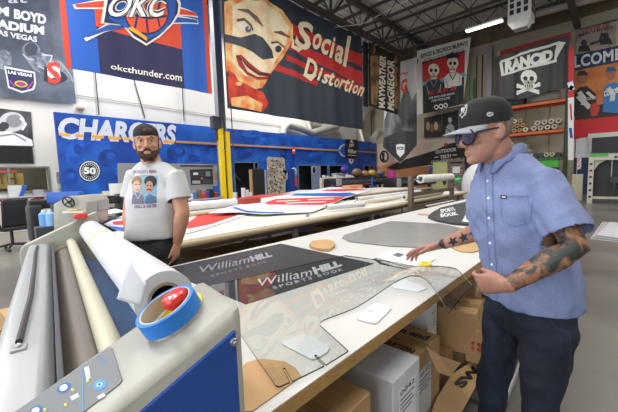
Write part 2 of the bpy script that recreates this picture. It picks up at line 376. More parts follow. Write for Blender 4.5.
# columns
def column(x, y, label):
    t = thing('steel_column', (x, y, 0), label, 'column')
    f = MB(); f.box((x-.12, y-.14, 0), (x+.12, y-.10, 8.3)); f.box((x-.12, y+.10, 0), (x+.12, y+.14, 8.3)); f.box((x-.02, y-.1, 0), (x+.02, y+.1, 8.3)); f.box((x-.2, y-.2, 0), (x+.2, y+.2, .03)); f.obj('shaft', mat('grey_column', '#8e9196', .4, .3), t); return t
t = column(-10.5, 6.6, 'tall grey steel column with a yellow guard in front of the blue wall')
f = MB(); f.box((-10.42, 6.38, .0), (-10.30, 6.56, 3.2), .01); f.box((-10.42, 6.66, .0), (-10.30, 6.82, 3.1), .01); f.obj('column_guard', mat('safety_yellow', '#f2cf1c', .45), t)
f = MB(); f.box((-10.5, 6.15, 3.15), (-10.3, 6.5, 3.6), .02); f.box((-10.45, 6.32, 2.75), (-10.38, 6.42, 3.2)); f.obj('switch_box', mat('dark_grey_box', '#3f434c', .5), t)
f = MB(); f.tube([(-10.25, 6.9, 7), (-10.25, 6.9, 1.6), (-10.2, 7.1, 1.3)], .02, 6); f.obj('cable', cab, t)
t = column(-5.3, 20.8, 'slim grey steel column between the skull poster and the black skull banner')
for dx in (-.9, -.6): 
    f = MB(); f.tube([(-5.3+dx, 21.5, 8.1), (-5.3+dx, 21.5, 5)], .03, 6); f.obj('conduit', cab, t)
# lamps
lampw = mat('lamp_diffuser', '#fff6e2', .4, emit=9); lamph = mat('lamp_housing', '#d8d8d4', .4)
def lamp(x, y, z, L_=1.45, W=.3, label='', E=130, along='x'):
    t = thing('ceiling_light', (x, y, z), label, 'ceiling light', 'strip lights under the roof')
    hx, hy = (L_/2, W/2) if along == 'x' else (W/2, L_/2)
    f = MB(); f.box((x-hx, y-hy, z), (x+hx, y+hy, z+.08), .01); f.obj('housing', lamph, t)
    f = MB(); f.box((x-hx+.02, y-hy+.02, z-.025), (x+hx-.02, y+hy-.02, z)); f.obj('diffuser', lampw, t)
    f = MB(); f.tube([(x-hx*.7, y, z+.08), (x-hx*.7, y, ZC)], .008, 5); f.tube([(x+hx*.7, y, z+.08), (x+hx*.7, y, ZC)], .008, 5); f.obj('hanger', cab, t)
    ld = bpy.data.lights.new('light', 'AREA'); ld.shape = 'RECTANGLE'; ld.size = 2*hx; ld.size_y = 2*hy; ld.energy = E; ld.color = (1, .98, .95)
    lo = bpy.data.objects.new('light_source', ld); COL.objects.link(lo); lo.parent = t; lo.location = (0, 0, -.03)
    return t
lamp(-4.36, 16.0, 7.6, label='bright strip light under the roof between the skull poster and the white heater', E=150)
LP = [(-4.4, 9.5), (-3.2, 5.5), (-4.4, -2), (-11.3, 4.5), (-11.3, 10.5), (-11.3, 13), (-8.2, -1), (-11.3, -2), (1.5, 1), (1.5, 7), (2.0, 14), (5, 18), (-.5, -4), (-6.6, 1.2)]  # strip lights added out of view to brighten the room and left wall
for x, y in LP: lamp(x, y, 8.1, 2.4, .5, 'unseen strip light added under the roof to brighten the room', 620 if x < -11 else 330)
# heater
hp = at(521, 20, Z=7.7); t = thing('unit_heater', (hp.x, hp.y, 7.35), 'white perforated box heater hanging from the roof above the black banner', 'heater')
HX, HY = hp.x, hp.y; s = .42
f = MB(); f.box((HX-s, HY-s, 7.55), (HX+s, HY+s, 8.9), .03)
f.prism([(HX-s, HY-s, 7.55), (HX+s, HY-s, 7.55), (HX+s*.6, HY-s*.5, 7.35), (HX-s*.6, HY-s*.5, 7.35)], (0, s*1.2, 0)); f.obj('casing', mat('white_heater', '#dcdcda', .45), t)
for i in range(4):
    for j in range(3):
        f = MB(); f.box((HX-s+.08+j*.25, HY-s-.012, 7.85+i*.26), (HX-s+.23+j*.25, HY-s+.01, 8.05+i*.26), .008); f.obj('vent_hole', mat('vent_black', '#26262a', .6), t); f = MB(); f.box((HX+s-.01, HY-s+.08+j*.25, 7.85+i*.26), (HX+s+.012, HY-s+.23+j*.25, 8.05+i*.26), .008); f.obj('vent_hole', mat('vent_black', '#26262a', .6), t)
f = MB(); f.box((HX-.25, HY-.2, 7.32), (HX+.25, HY+.12, 7.36)); f.obj('outlet_grille', mat('grille_grey', '#8c8c88', .5), t)
f = MB(); f.tube([(HX, HY, 8.9), (HX, HY, ZC)], .05, 8); f.obj('hanger', steel, t)
tubething('vent_pipe', [at(536, 14, Z=8.6), at(618, -8, Z=8.6)], .16, mat('grey_pipe', '#9a9690', .5), 'grey flue pipe running to the right from the white heater', 'pipe')
tubething('roof_conduit', [at(290, 33, Z=8.0), at(362, 24, Z=8.1), at(420, -6, Z=8.2)], .014, mat('conduit_light', '#d8d4cc', .5), 'thin pale conduit crossing under the roof steel', 'conduit', 6)
# ================================================================== BANNERS
def gromm(t): pass
# blue basketball banner
S = XS(-9.5, step=.008)
B0, B1 = at(66, 66, X=-9.5), at(210, 92, X=-9.5); ya, yb_, za, zb = B0.y, 5.72, 4.12, 8.25
P = lambda u, v: (-9.5, ya+(yb_-ya)*u, za+(zb-za)*v)
S.poly([P(0, 0), P(.03, 0), P(.03, 1), P(0, 1)], '#c9402a', 1); S.poly([P(.965, 0), P(1, 0), P(1, 1), P(.965, 1)], '#c9402a', 1)
q = [at(100, 73, X=-9.5), at(184, 86, X=-9.5)]; c0, c1 = q[0].y, q[1].y
zt = at(140, 38.5, X=-9.5).z
S.poly([(-9.5, c0, za), (-9.5, c1, za), (-9.5, c1, zt), (-9.5, c0, zt)], '#23234f', 1)
S.poly([(-9.5, c0, zt), (-9.5, c1, zt), (-9.5, c1, zb), (-9.5, c0, zb)], '#d6482c', 1)
for pts, cc in (([(74, 5), (96, 2), (112, 1), (112, 8), (76, 8)], '#d6482c'), ([(85, 36), (106, 26), (126, 22), (128, 27), (104, 32), (87, 38)], '#1f56ad'), ([(175, 8), (195, 13), (198, 16), (176, 15)], '#d6482c'), ([(172, 17), (197, 20), (198, 23), (170, 23)], '#1f56ad')):
    cx = sum(p[0] for p in pts)/len(pts); cy = sum(p[1] for p in pts)/len(pts)
    S.poly([(cx+(x-cx)*1.07, cy+(y-cy)*1.5) for x, y in pts], '#f2efe6', 2); S.poly(pts, cc, 3)
def shield(k, c, l): S.poly([(145+(x-145)*k, 14+(y-14)*k) for x, y in [(108, -22), (168, -22), (180, 4), (179, 14), (172, 25), (160, 37), (146, 46), (133, 38), (123, 26), (100, 24)]], c, l)
shield(1.0, '#f2efe6', 4); shield(.93, '#1c2c5c', 5)
S.poly([(126, 28), (146, 41), (163, 32), (174, 16), (175, 0), (168, -10), (112, -10), (108, 20)], '#1f56ad', 6)
S.ell(146, 14, 22, 21, '#1c2c5c', 7); S.ell(146, 14, 20.5, 19.5, '#e2542f', 8)
for p in ([(126, 14), (146, 19), (166, 17)], [(146, -4), (145, 14), (147, 33)], [(132, -2), (137, 14), (134, 29)], [(160, 0), (156, 15), (159, 28)]): S.line(p, .05, '#1c2c5c', 9)
S.poly([(127, 29), (139, 37), (146, 42), (146, 38), (131, 27)], '#f0a93a', 9)
for dx, cc, l, b in ((0, '#f2efe6', 10, .09), (0, '#1c2c5c', 11, .06), (0, '#f6f2e8', 12, .015)):
    S.text('OKC', (104, 18), (162, 18), (168, -4), (112, -4), cc, l, bold=b, shear=.1)
S.text('okcthunder.com', (110, 69.5), (181, 82), (181, 74.5), (110, 64), '#f2efe6', 5, bold=.015)
t = thing('hanging_banner', (-9.5, (ya+yb_)/2, za), 'blue hanging banner with orange edges and a basketball shield over a web address', 'banner')
S.obj('cloth', [P(0, 0), P(1, 0), P(1, 1), P(0, 1)], t, ripple=rip(.02, .6), cut=.12, c='#1c5cbd', thick=.004)
# stadium banner on the left wall
S = XS(XW+.1, step=.004); X0 = XW+.1
G = at(76, 102, X=X0); y1 = G.y; z0 = 4.12; y0 = y1-3.4; z1 = 8.2
S.text('SAM', (-26, 12.5), (9, 16.5), (9, 7), (-26, 2), '#e4e6ea', 2, bold=.05); S.text('BOYD', (14, 18.5), (46, 25), (46, 15), (14, 8.5), '#e4e6ea', 2, bold=.05); S.text('STADIUM', (-20, 25.5), (44, 35.2), (44, 26.6), (-20, 16), '#e4e6ea', 2, bold=.05); S.text('LAS VEGAS', (-7, 34), (37, 42.5), (37, 37), (-7, 28.6), '#dfe2e8', 2, bold=.03)
S.text('D', (44, 81), (69, 84), (66, 71), (44, 67), '#2c2f36', 4, bold=.08); S.text('D', (44, 81), (69, 84), (66, 71), (44, 67), '#b9bcc4', 3, bold=.13)
S.text('at', (8, 3), (27, 3), (27, -5), (8, -5), '#cfd3dc', 2)
hel = mat('print_grey_figure', '#5b616c', .6, c2='#8b919c', scale=6)
S.ell(31, 50, 9, 8, hel, 1); S.poly([(22, 54), (40, 52), (56, 58), (70, 66), (74, 80), (60, 84), (46, 76), (34, 70)], hel, 1); S.ell(4, 60, 8, 10, hel, 1); S.ell(31, 49, 6.5, 6, '#3d434e', 2); S.line([(23, 54), (28, 59), (34, 60)], .05, '#b5b9c2', 3); S.line([(42, 55), (52, 56), (50, 62), (58, 64), (56, 70)], .06, '#c4c8d0', 3); S.line([(38, 66), (50, 72), (60, 72)], .05, '#b5b9c2', 3); S.line([(60, 62), (70, 74), (73, 82)], .04, '#a8acb4', 3)
S.poly([(4, 66), (35, 72), (36, 84), (34, 90), (22, 93), (8, 88)], '#d9dce4', 3); S.poly([(6, 68.5), (33.5, 73.5), (34, 84), (32, 88.5), (22, 91), (9.5, 86.5)], '#2d2f57', 4); S.text('LAS VEGAS', (8, 73.5), (32, 77.3), (32, 74.3), (8, 70.2), '#f2f2f2', 5, bold=.04)
S.ell(21, 84, 6.5, 3.2, '#d8cf2e', 5, rot=8); S.ell(21, 84, 5, 2.3, '#a43d7a', 6, rot=8); S.line([(9, 80), (15, 87)], .03, '#c23fae', 5); S.line([(33, 82), (27, 89)], .03, '#c23fae', 5)
for b_, c_, l_ in ((.1, '#e6e6e8', 5), (.03, '#d8412f', 6)): S.text('S', (48, 84), (61, 84), (60, 62), (46, 62), c_, l_, bold=b_)
t = thing('hanging_banner', (X0, y1-1.7, z0), 'dark grey stadium banner reading LAS VEGAS with a football helmet', 'banner')
S.obj('cloth', [(X0, y0, z0-.12), (X0, y1, z0), (X0, y1, z1), (X0, y0, z1)], t, ripple=rip(.012, .7), cut=.15, c=mat('print_slate', '#3b424e', .55, c2='#646c79', scale=.9, lo=.35, hi=.65))
# doll-face banner
S = XS(-9.5, step=.008); SD = [(228.5, 107.5), (362, 130.5), (362, 40), (222.5, -6)]
y0, y1 = 6.27, 14.25; z0, z1 = 3.74, 8.2
skinf = mat('print_cream', '#fbeecb', .55, c2='#f3b36a', scale=1.6, lo=.45, hi=.75); fire = mat('print_fire', '#e8742a', .55, c2='#f8dc9a', scale=2.2, lo=.35, hi=.65); redp = mat('print_red', '#b3261c', .55, c2='#e5502c', scale=2.5, lo=.4, hi=.7)
ink = '#2b323e'
for a, b_ in (((12, 20), 0), ((38, 46), 1)):
    pass
for (xl, yl0, yl1, xr, yr0, yr1) in ((282, 20, 31, 362, 55, 67), (284, 37, 47, 362, 72, 85.5), (286, 55, 60, 362, 86, 95), (272, 62, 69, 318, 81, 86)):
    S.poly([(xl, yl0), (xr, yr0), (xr, yr1), (xl, yl1)], '#c22d2f', 1)
S.poly([(224, 2), (240, -4), (262, -4), (282, 10), (292, 26), (292, 40), (284, 56), (272, 72), (262, 88), (250, 90), (236, 84), (226, 70)], fire, 2)
S.poly([(232, 6), (246, 0), (264, 2), (280, 14), (288, 28), (286, 44), (276, 60), (268, 76), (258, 80), (244, 76), (232, 62)], skinf, 3)
S.poly([(224, 34), (240, 38), (254, 34), (262, 38), (272, 50), (274, 58), (262, 60), (252, 52), (238, 46), (225, 42)], '#3b4350', 4)
S.ell(243, 27, 8, 5, '#f6ecd8', 5, rot=28); S.ell(247, 30, 3.2, 3.2, '#6d7076', 6); S.ell(248, 29, 1, 1, '#ffffff', 7); S.line([(236, 21), (243, 20), (250, 26), (252, 31)], .09, '#6b5a52', 7)
S.ell(277, 47, 6.5, 4.5, '#f6ecd8', 5, rot=20); S.ell(278, 49, 3, 3.4, '#2d2a2c', 6); S.line([(271, 43), (277, 42), (284, 48)], .07, '#6b4a42', 7)
S.line([(237, 10), (248, 12), (256, 19), (262, 27)], [.04, .14, .18, .04], '#7a6258', 5); S.line([(274, 32), (281, 33), (289, 38)], [.04, .14, .05], '#7a4a40', 5)
S.poly([(235, 56), (240, 55), (248, 63), (260, 72), (270, 74), (268, 79), (258, 80), (246, 75), (238, 66)], '#a52a20', 6); S.line([(236, 56), (246, 67), (257, 74), (269, 75)], .07, '#4a1512', 7); S.poly([(240, 60), (246, 68), (258, 76), (266, 77), (256, 77), (246, 72)], '#f3d9b0', 7)
S.poly([(227, 76), (240, 82), (252, 88), (262, 92), (268, 104), (262, 112), (244, 108), (229, 104)], redp, 4); S.poly([(228, 70), (234, 74), (242, 90), (236, 98), (228, 92)], redp, 5); S.poly([(230, 98), (246, 96), (262, 104), (260, 112), (231, 106)], fire, 6); S.ell(238, 84, 3, 2, '#f0c080', 7)
cr_ = '#f7e6c4'
def script(word, pts, sz):  # letters of the brush lettering follow a line, growing and shrinking
    for ch, (x, y, w, h) in zip(word, pts): S.text(ch, (x, y), (x+w, y+w*.42), (x+w+3.2, y+w*.42-h), (x+3.2, y-h), cr_, 5, bold=.028, shear=.1)
script('Social', [(293, 46, 17, 28), (311, 48, 8, 16), (319.5, 53, 7.5, 15.5), (328, 57.5, 3.6, 21), (332.5, 61, 9, 17), (342.5, 66, 4.8, 31)], 1)
script('Distortion', [(303, 76, 12, 19), (316.5, 80, 3.2, 13), (320.5, 82.5, 5.6, 9.5), (326.5, 85, 4.5, 13.5), (331.5, 86.5, 5.6, 9), (338, 88, 4.5, 9), (342.8, 90.5, 4.5, 13), (347.5, 92, 2.4, 12), (350.5, 93, 5, 9), (356.2, 95, 4.6, 9)], 1)
S.line([(292, 40), (291, 47), (297, 50), (304, 47)], [.08, .2, .2, .05], cr_, 6); S.line([(302, 75), (310, 80), (316, 75)], [.03, .12, .05], cr_, 6)
t = thing('hanging_banner', (-9.5, (y0+y1)/2, z0), 'wide dark banner with a smiling doll face and cream brush lettering', 'banner')
S.obj('cloth', [(-9.5, y0, z0), (-9.5, y1, z0-.08), (-9.5, y1, z1), (-9.5, y0, z1)], t, ripple=rip(.025, .55), cut=.12, c=mat('print_navy', '#303a48', .5, var=.08))
# narrow fight banner
S = XS(-9.5, step=.008); fig = mat('print_boxers', '#5a4128', .6, c2='#a87f56', scale=1.6, lo=.4, hi=.6)
S.ell(373.5, 50, 2.6, 4, fig, 1); S.poly([(370, 56), (378, 55), (379, 80), (377, 105), (371, 104)], fig, 1); S.ell(396.5, 60, 2.6, 4, fig, 1); S.poly([(392, 67), (399.5, 66), (399.5, 110), (393, 108)], fig, 1)
S.text('MAYWEATHER', (384.4, 108.5), (385.4, 57), (379.2, 54), (378.2, 107.5), '#efe9dc', 3, bold=.04); S.text('McGREGOR', (393.2, 111), (393.8, 61), (387.2, 58), (387, 108.5), '#e6e2cf', 3, bold=.04)
t = thing('hanging_banner', (-9.5, 16.7, 4.84), 'narrow brown and gold fight banner with vertical white capital names', 'banner')
S.obj('cloth', [(368.5, 106), (400, 115.5), (400, 57), (368.5, 42)], t, ripple=rip(.02), cut=.2, c='#2a241c')
# black narrow strip behind it
S = XS(-9.7); o = S.obj('dark_banner', [(362.8, 106), (368, 107), (368, 43), (362.8, 41)], c='#3a4347'); tag(o, 'thin dark green banner strip squeezed beside the doll face banner', 'banner')
# pointed grey banner
S = YS(18, step=.006); gm = mat('print_mountain', '#2b2c30', .6, c2='#77797d', scale=1.4, lo=.4, hi=.65, stretch=(1, 1, .5))
S.poly([(384, 120), (394, 96), (400, 104), (406, 84), (412, 100), (417, 92), (417, 145), (400.5, 163), (383, 146)], gm, 1)
S.poly([(384, 138), (400, 130), (417, 132), (417, 145), (400.5, 163), (383, 147)], '#1f2024', 2)
S.text('G', (401, 93), (407, 92), (407, 78), (401, 80), '#c8432f', 2, bold=.05); S.text('GAMES', (399, 76), (408, 74), (408, 71), (399, 73), '#c8432f', 2)
S.poly([(396.3, 145), (400.5, 143.8), (404.6, 144.6), (404.2, 153), (400.6, 157.4), (397, 153.4)], '#d8d8da', 3); S.text('FCS', (397.5, 150), (403.6, 149.6), (403.6, 146.6), (397.5, 147), '#26262a', 4, bold=.05)
t = thing('hanging_banner', (-9.4, 18, 1.98), 'pale grey banner with a dark mountain and a pointed bottom edge', 'banner')
S.obj('cloth', [(383, 147), (400.5, 163.5), (417, 145), (417, 57), (400.5, 62), (400.5, 112), (384, 108)], t, ripple=rip(.02), cut=.15, c='#b9b7ba')
# skull poster
S = YS(20.2, step=.008); bone = '#e6dfc9'
S.poly([(422, 62), (465, 50), (463.5, 104), (423, 114)], '#1b1c22', 1)
S.poly([(422, 64), (465, 52), (464, 77), (455, 80), (444, 78), (434, 84), (423, 82)], '#c2242c', 2)
for (x, y) in ((425, 84), (430, 81), (443, 80), (449, 76), (459, 79), (463, 75)): S.ell(x, y, 3, 2, '#57a8b8', 3)
S.text('RANCID & DROPKICK MURPHYS', (421, 58.5), (468, 45.5), (468, 40.5), (421, 54), '#1c1c20', 3, bold=.03); S.text('FROM BOSTON TO BERKELEY', (424, 62.5), (465, 51), (465, 47.5), (424, 59.3), '#8a8a80', 3, bold=.02)
for cx, cy, hat in ((434, 70, 0), (453, 63, 1)):
    S.ell(cx, cy, 5.6, 6.2, bone, 4); S.poly([(cx-3.6, cy+4), (cx+3.6, cy+3), (cx+3, cy+9), (cx-2.6, cy+9.6)], bone, 4)
    for dx in (-2.3, 2): S.ell(cx+dx, cy+.5, 1.5, 1.8, '#17171a', 5)
    S.poly([(cx, cy+3), (cx+.9, cy+4.6), (cx-.9, cy+4.8)], '#17171a', 5)
    for k in range(4): S.line([(cx-2.1+k*1.4, cy+5.6), (cx-2.1+k*1.4, cy+8.2)], .03, '#17171a', 5)
    S.line([(cx-3, cy+6.9), (cx+3, cy+6.2)], .03, '#17171a', 5)
    S.poly([(cx-8, cy+26), (cx-9, cy+15), (cx-4, cy+10.5), (cx+4, cy+9.5), (cx+9, cy+13), (cx+9, cy+22)], '#d9d8d2' if hat else '#34363c', 4)
    S.line([(cx-3, cy+11), (cx, cy+17), (cx+3.5, cy+10)], .07, '#8a8c90' if not hat else '#24242a', 5)
    S.line([(cx-7, cy+16), (cx-5, cy+24)], .05, '#9a9ca0', 5); S.line([(cx+7, cy+14), (cx+6, cy+22)], .05, '#9a9ca0', 5)
S.poly([(447, 59), (446.5, 55), (452, 53), (459, 54), (460, 57), (453, 58.5)], '#1b1b20', 6)
S.text('AUGUST 25', (428, 96), (456, 90), (456, 85.6), (428, 91.4), '#d22c30', 4, bold=.04); S.text('FOR INFO AND SHOW', (429, 99.6), (455, 94.4), (455, 92.2), (429, 97.4), '#e6e6e6', 4, bold=.02); S.text('FOR PICS.COM', (432, 102.4), (450, 98.8), (450, 96.6), (432, 100.2), '#e6e6e6', 4)
for k in range(3): S.ell(436.5+k*4.6, 107.2-k*.9, 2.3, 2.5, '#e6e6e6', 4); S.ell(436.5+k*4.6, 107.2-k*.9, 1.3, 1.4, '#1b1c22', 5)
t = thing('hanging_banner', (-7.7, 20.2, 4.9), 'tall white bordered poster with two dressed skeletons and red AUGUST 25', 'banner')
S.obj('cloth', [(417, 115), (463, 104.8), (471, 37), (417, 51)], t, c='#dcdad4', ripple=rip(.012), cut=.2)
# small posters under it, partly behind the cap
sign(0, 'photo_poster', 'small dark band photo poster under the skeleton poster', 'poster', [(424, 118), (441, 114), (441, 137), (424, 138)], '#2c2622', lambda s: [s.ell(428+i*4, 126+(i % 2)*2, 1.9, 4.5, ['#b08a6a', '#7a5c48', '#c9a98a', '#5c463a'][i], 1) for i in range(4)], Y0=21.3)
sign(0, 'photo_poster', 'small black and white figure poster left of the black cap', 'poster', [(442, 114), (458, 110), (458, 137), (442, 137)], '#242628', lambda s: [s.ell(450, 120, 2, 2.6, '#c9c9c9', 1), s.poly([(445, 136), (446, 127), (450, 123), (454, 126), (456, 136)], '#a9a9ab', 1), s.line([(446, 128), (452, 133)], .05, '#2a2a2a', 2)], Y0=21.3)
# desert mural with lettering
S = YS(21.5, step=.004); sky = mat('mural_sky', '#d9b49a', .6, c2='#cfc6bd', scale=.35, lo=.3, hi=.7)
S.poly([(374, 177), (374, 168), (404, 160), (404, 178)], '#d98a55', 1)
S.poly([(386, 168), (400, 161), (436, 150), (448, 144), (458, 142), (475, 143), (475, 164), (430, 165), (395, 170)], '#241f1e', 2)
S.poly([(386, 169.5), (432, 166), (432, 190), (386, 190)], '#b0754c', 2)
S.text('OUTDOOR', (435.5, 154), (456.5, 151), (456.5, 147.4), (435.5, 150.3), '#cfcac2', 4, bold=.04); S.text('TECH', (440, 159), (451, 157.4), (451, 153.8), (440, 155.4), '#cfcac2', 4, bold=.04); S.line([(434.5, 157.5), (438.5, 157)], .06, '#cfcac2', 4); S.line([(452.5, 155.2), (457, 154.6)], .06, '#cfcac2', 4)
S.text('CONFERENCE', (431, 164.2), (461, 161), (461, 157.6), (431, 160.6), '#a9a49c', 4, bold=.05); S.ell(446, 144.6, 2, 1.8, '#b23a38', 4)
S.ell(384.2, 156.6, 4.6, 6.1, '#1a1718', 3); S.ell(384.4, 156.6, 3, 4.4, '#dcc9b8', 4); S.poly([(382.3, 160.5), (382, 153.4), (384.6, 152.2), (385, 156), (384, 158), (385.6, 160.8)], '#1a1718', 5)
o = S.obj('wall_mural', [(374, 190), (478, 187), (478, 131), (374, 145)], thick=.01, c=sky); tag(o, 'desert dusk wall mural with a black mountain and pale capital lettering', 'mural')
# black skull banner
S = YS(19.1, step=.008)
S.line([(501, 62), (530, 51), (560, 43)], .12, '#dcdcd8', 2); S.line([(502, 75), (530, 67), (557, 61)], .12, '#dcdcd8', 2); S.line([(501, 62), (503, 76)], .12, '#dcdcd8', 2); S.line([(562, 42), (558, 51), (555, 61)], [.3, .2, .05], '#dcdcd8', 2)
S.text('RANCiD', (505, 73), (553, 60.5), (553, 48.5), (505, 61), '#e9e9e4', 3, bold=.07)
S.ell(529, 77.5, 8, 7.6, '#e4e4e0', 3); S.poly([(523, 81), (535, 80), (534, 87), (525, 87.5)], '#e4e4e0', 3)
for dx in (-3.4, 2.8): S.ell(529+dx, 78.6, 2.2, 2.2, '#232325', 4)
S.poly([(528.5, 81), (530, 83.4), (527.4, 83.6)], '#232325', 4)
for k in range(4): S.line([(525.6+k*2.2, 84.6), (525.6+k*2.2, 87.4)], .04, '#232325', 4)
for a, b_ in (((518, 86), (538, 92)), ((518, 93), (539, 84.5))):
    S.line([a, b_], .16, '#e4e4e0', 3)
    for x, y in (a, b_): S.ell(x, y-1, 1.5, 1.3, '#e4e4e0', 3); S.ell(x, y+1, 1.5, 1.3, '#e4e4e0', 3)
t = thing('hanging_banner', (-3.2, 19.1, 5), 'black banner with white lettering over a skull and crossbones', 'banner')
S.obj('cloth', [(495, 98), (520, 100), (545, 92), (566.5, 88), (568, 34.5), (495, 57.5)], t, ripple=rip(.035), cut=.08, c='#333236')
S = YS(20.4); o = S.obj('red_banner', [(500, 60), (571, 40), (571, 31.5), (500, 51)], c='#9b2a26', thick=.01); tag(o, 'dark red banner showing above the black skull banner', 'banner')
# right hand wall prints
S = YS(YF-.03, step=.004)
S.poly([(574, 139.5), (625, 130), (625, 113.5), (574, 120.5)], '#d02229', 1); S.poly([(574, 206), (625, 206), (625, 156), (574, 158)], '#25345c', 1)
structure(S.obj('trim_6', [(574, 206), (625, 206), (625, 113), (574, 120.5)], thick=.004, c='#dfe2e8'))
S = YS(YF-.06, step=.005)
S.text('WELCOME', (553, 72), (622, 59.5), (622, 47.6), (553, 60), '#e4e6ea', 2, bold=.03, sp=1.05)
o = S.obj('word_sign', [(575, 70.5), (622, 61), (622, 44.7), (575, 54.8)], thick=.02, c='#22325a')
tag(o, 'navy strip sign with white letters above the racing drivers print', 'sign')
S = YS(YF-.06, step=.005); orange = mat('print_orange', '#c8703a', .6, c2='#d98c4c', scale=1.3)
for cx, cy, hat, suit in ((582, 78, '#3a2b28', '#26242a'), (611, 74, '#2e5a8a', '#2f7cc0')):
    S.poly([(cx-8, cy+38), (cx-7, cy+14), (cx-2, cy+9), (cx+5, cy+8), (cx+14, cy+16), (cx+16, cy+40)], suit, 2); S.ell(cx, cy, 4.6, 6, '#a86f50', 3); S.poly([(cx-5.4, cy-2), (cx-3, cy-7), (cx+3, cy-7.4), (cx+6.5, cy-3), (cx+2, cy-2.6)], hat, 4)
    S.line([(cx-3, cy+14), (cx+2, cy+20), (cx+1, cy+27)], .18, '#d8d8d8', 3); S.line([(cx+5, cy+14), (cx+12, cy+20)], .12, '#d8d8d8', 3)
S.poly([(590, 106), (596, 102), (600, 108), (597, 116), (591, 116)], '#c93b30', 4); S.text('CONOCO', (604, 97), (622, 92), (622, 87), (604, 91), '#e8ecf0', 4, bold=.04); S.line([(578, 96), (590, 108)], .2, '#d8d8d8', 4); S.text('GOOD', (584, 101), (596, 99), (596, 96), (584, 98), '#d8d8d8', 4, bold=.03)
S.poly([(575, 110), (622, 100), (622, 115), (575, 120)], '#2b282c', 1)
tag(S.obj('wall_print', [(575, 120), (622, 113.5), (622, 61.5), (575, 71)], thick=.02, c=orange), 'large orange print of two racing drivers in black and blue suits', 'poster')
S = YS(YF-.06, step=.005); S.text('HOUSE OF', (583, 34.5), (610, 27), (610, 22.5), (583, 30), '#9a2f38', 2, bold=.03); S.text('MACHINES', (579, 37), (613, 28), (613, 25.5), (579, 34.3), '#3a2a2c', 2, bold=.02)
for cx, cy in ((584, 43), (606, 36)): S.ell(cx, cy, 3, 3.4, '#3b3836', 2); S.poly([(cx-6, cy+9), (cx-5, cy+3), (cx+4, cy+2), (cx+7, cy+8)], '#2c2a2a', 2)
S.line([(590, 44), (600, 41), (603, 33)], .14, '#3b3836', 2); S.text('MACHINE', (589, 46), (599, 43.5), (599, 41), (589, 43.5), '#4a4644', 3)
tag(S.obj('wall_print', [(576, 54.6), (616, 44.2), (616, 19.3), (576, 30)], thick=.03, c=mat('print_faded', '#a9a29a', .6, c2='#8a837c', scale=1.5)), 'faded grey and red photograph poster above the navy strip sign', 'poster')
# tall red to white flag on the rack post
S = YS(18.9, step=.005); S.poly([(568, 98), (574, 97), (573.5, 160), (568, 160)], '#e2e2e4', 1); S.line([(570, 82), (572, 90)], .2, '#dfe6f2', 2); S.line([(569.5, 90), (572.6, 86)], .15, '#2c50a0', 2); S.line([(570.5, 104), (571.5, 120)], .06, '#c02a34', 3); S.line([(570.3, 128), (571.6, 138)], .1, '#28489a', 3)
t = thing('feather_flag', (-1.55, 18.9, 1.9), 'tall narrow flag fading red to white at the right end of the rack', 'flag')
S.obj('cloth', [(567.8, 156), (573.8, 156), (574, 52), (571, 44), (568.6, 50)], t, c='#c42a2e', thick=.02)
f = MB(); f.tube([(-1.7, 18.95, 0), (-1.7, 18.95, 7.0)], .03, 8); f.obj('pole', cab, t)
# left wall posters and screen
sign(0, 'photo_poster', 'black and white poster of a football player above the television', 'poster', [(-20, 144), (33.5, 147), (31, 112), (-20, 106)], mat('bw_bg', '#55565a', .6, c2='#2c2d30', scale=2), lambda s: [s.ell(12, 122, 13, 10, '#c9cacc', 1), s.ell(14, 121, 8, 6.5, '#8b8c90', 2), s.line([(20, 118), (26, 124), (22, 130)], .06, '#ededee', 3), s.poly([(-5, 145), (-4, 132), (8, 131), (22, 135), (32, 140), (33, 146)], '#e6e6e8', 2), s.line([(0, 136), (14, 134), (26, 141)], .05, '#8f9094', 3), s.ell(4, 126, 5, 4, '#3a3b3e', 3)], S=XS(XW+.03))
# ================================================================== LAMINATOR (foreground)
A = Vector((-.99, .1403, 0)).normalized(); B = Vector((.1403, .99, 0)).normalized(); UP = Vector((0, 0, 1)); P0 = Vector((-.67, .35, 1.20))
def ML(s, t, z): return P0 + A*s + B*t + UP*(z-1.2)
cream = mat('machine_cream', '#a5a49b', .42, var=.03, bump=.03, bscale=300); greyp = mat('machine_grey', '#a4a8ab', .35, var=.05)
bluep = mat('machine_blue', '#1f4a9a', .5, var=.04, bump=.05, bscale=400)
lam = thing('laminator', ML(1, -.3, 0), 'large cream and blue roll laminator in the left foreground', 'laminator')
prof = [(.0, 1.20), (-.42, 1.0), (-.80, .82), (-.80, .15), (0, .15)]
def side(name, s0, s1, prof, M, bev=.015):
    f = MB(); f.prism([ML(s0, t, z) for t, z in prof], A*(s1-s0), bev); return f.obj(name, M, lam, True)
hsg = side('end_housing', -.20, 0, prof, cream, .02)
pp = [(-.02, 1.155), (-.42, .965), (-.78, .79), (-.78, .19), (-.02, .19)]
f = MB(); f.prism([ML(-.206, t, z) for t, z in pp], A*.01, .002); bp_ = f.obj('side_panel', bluep, lam); tag(bp_, 'blue side panel')
sc = loc = onpl(234, 342, ML(-.206, 0, 1), A)
f = MB(); f.tube([sc, sc-A*.004], [.008, .0065], 14); f.ball(sc-A*.004, .004, 10); f.obj('screw', mat('screw_metal', '#9ba0a6', .3, .8), bp_, True)
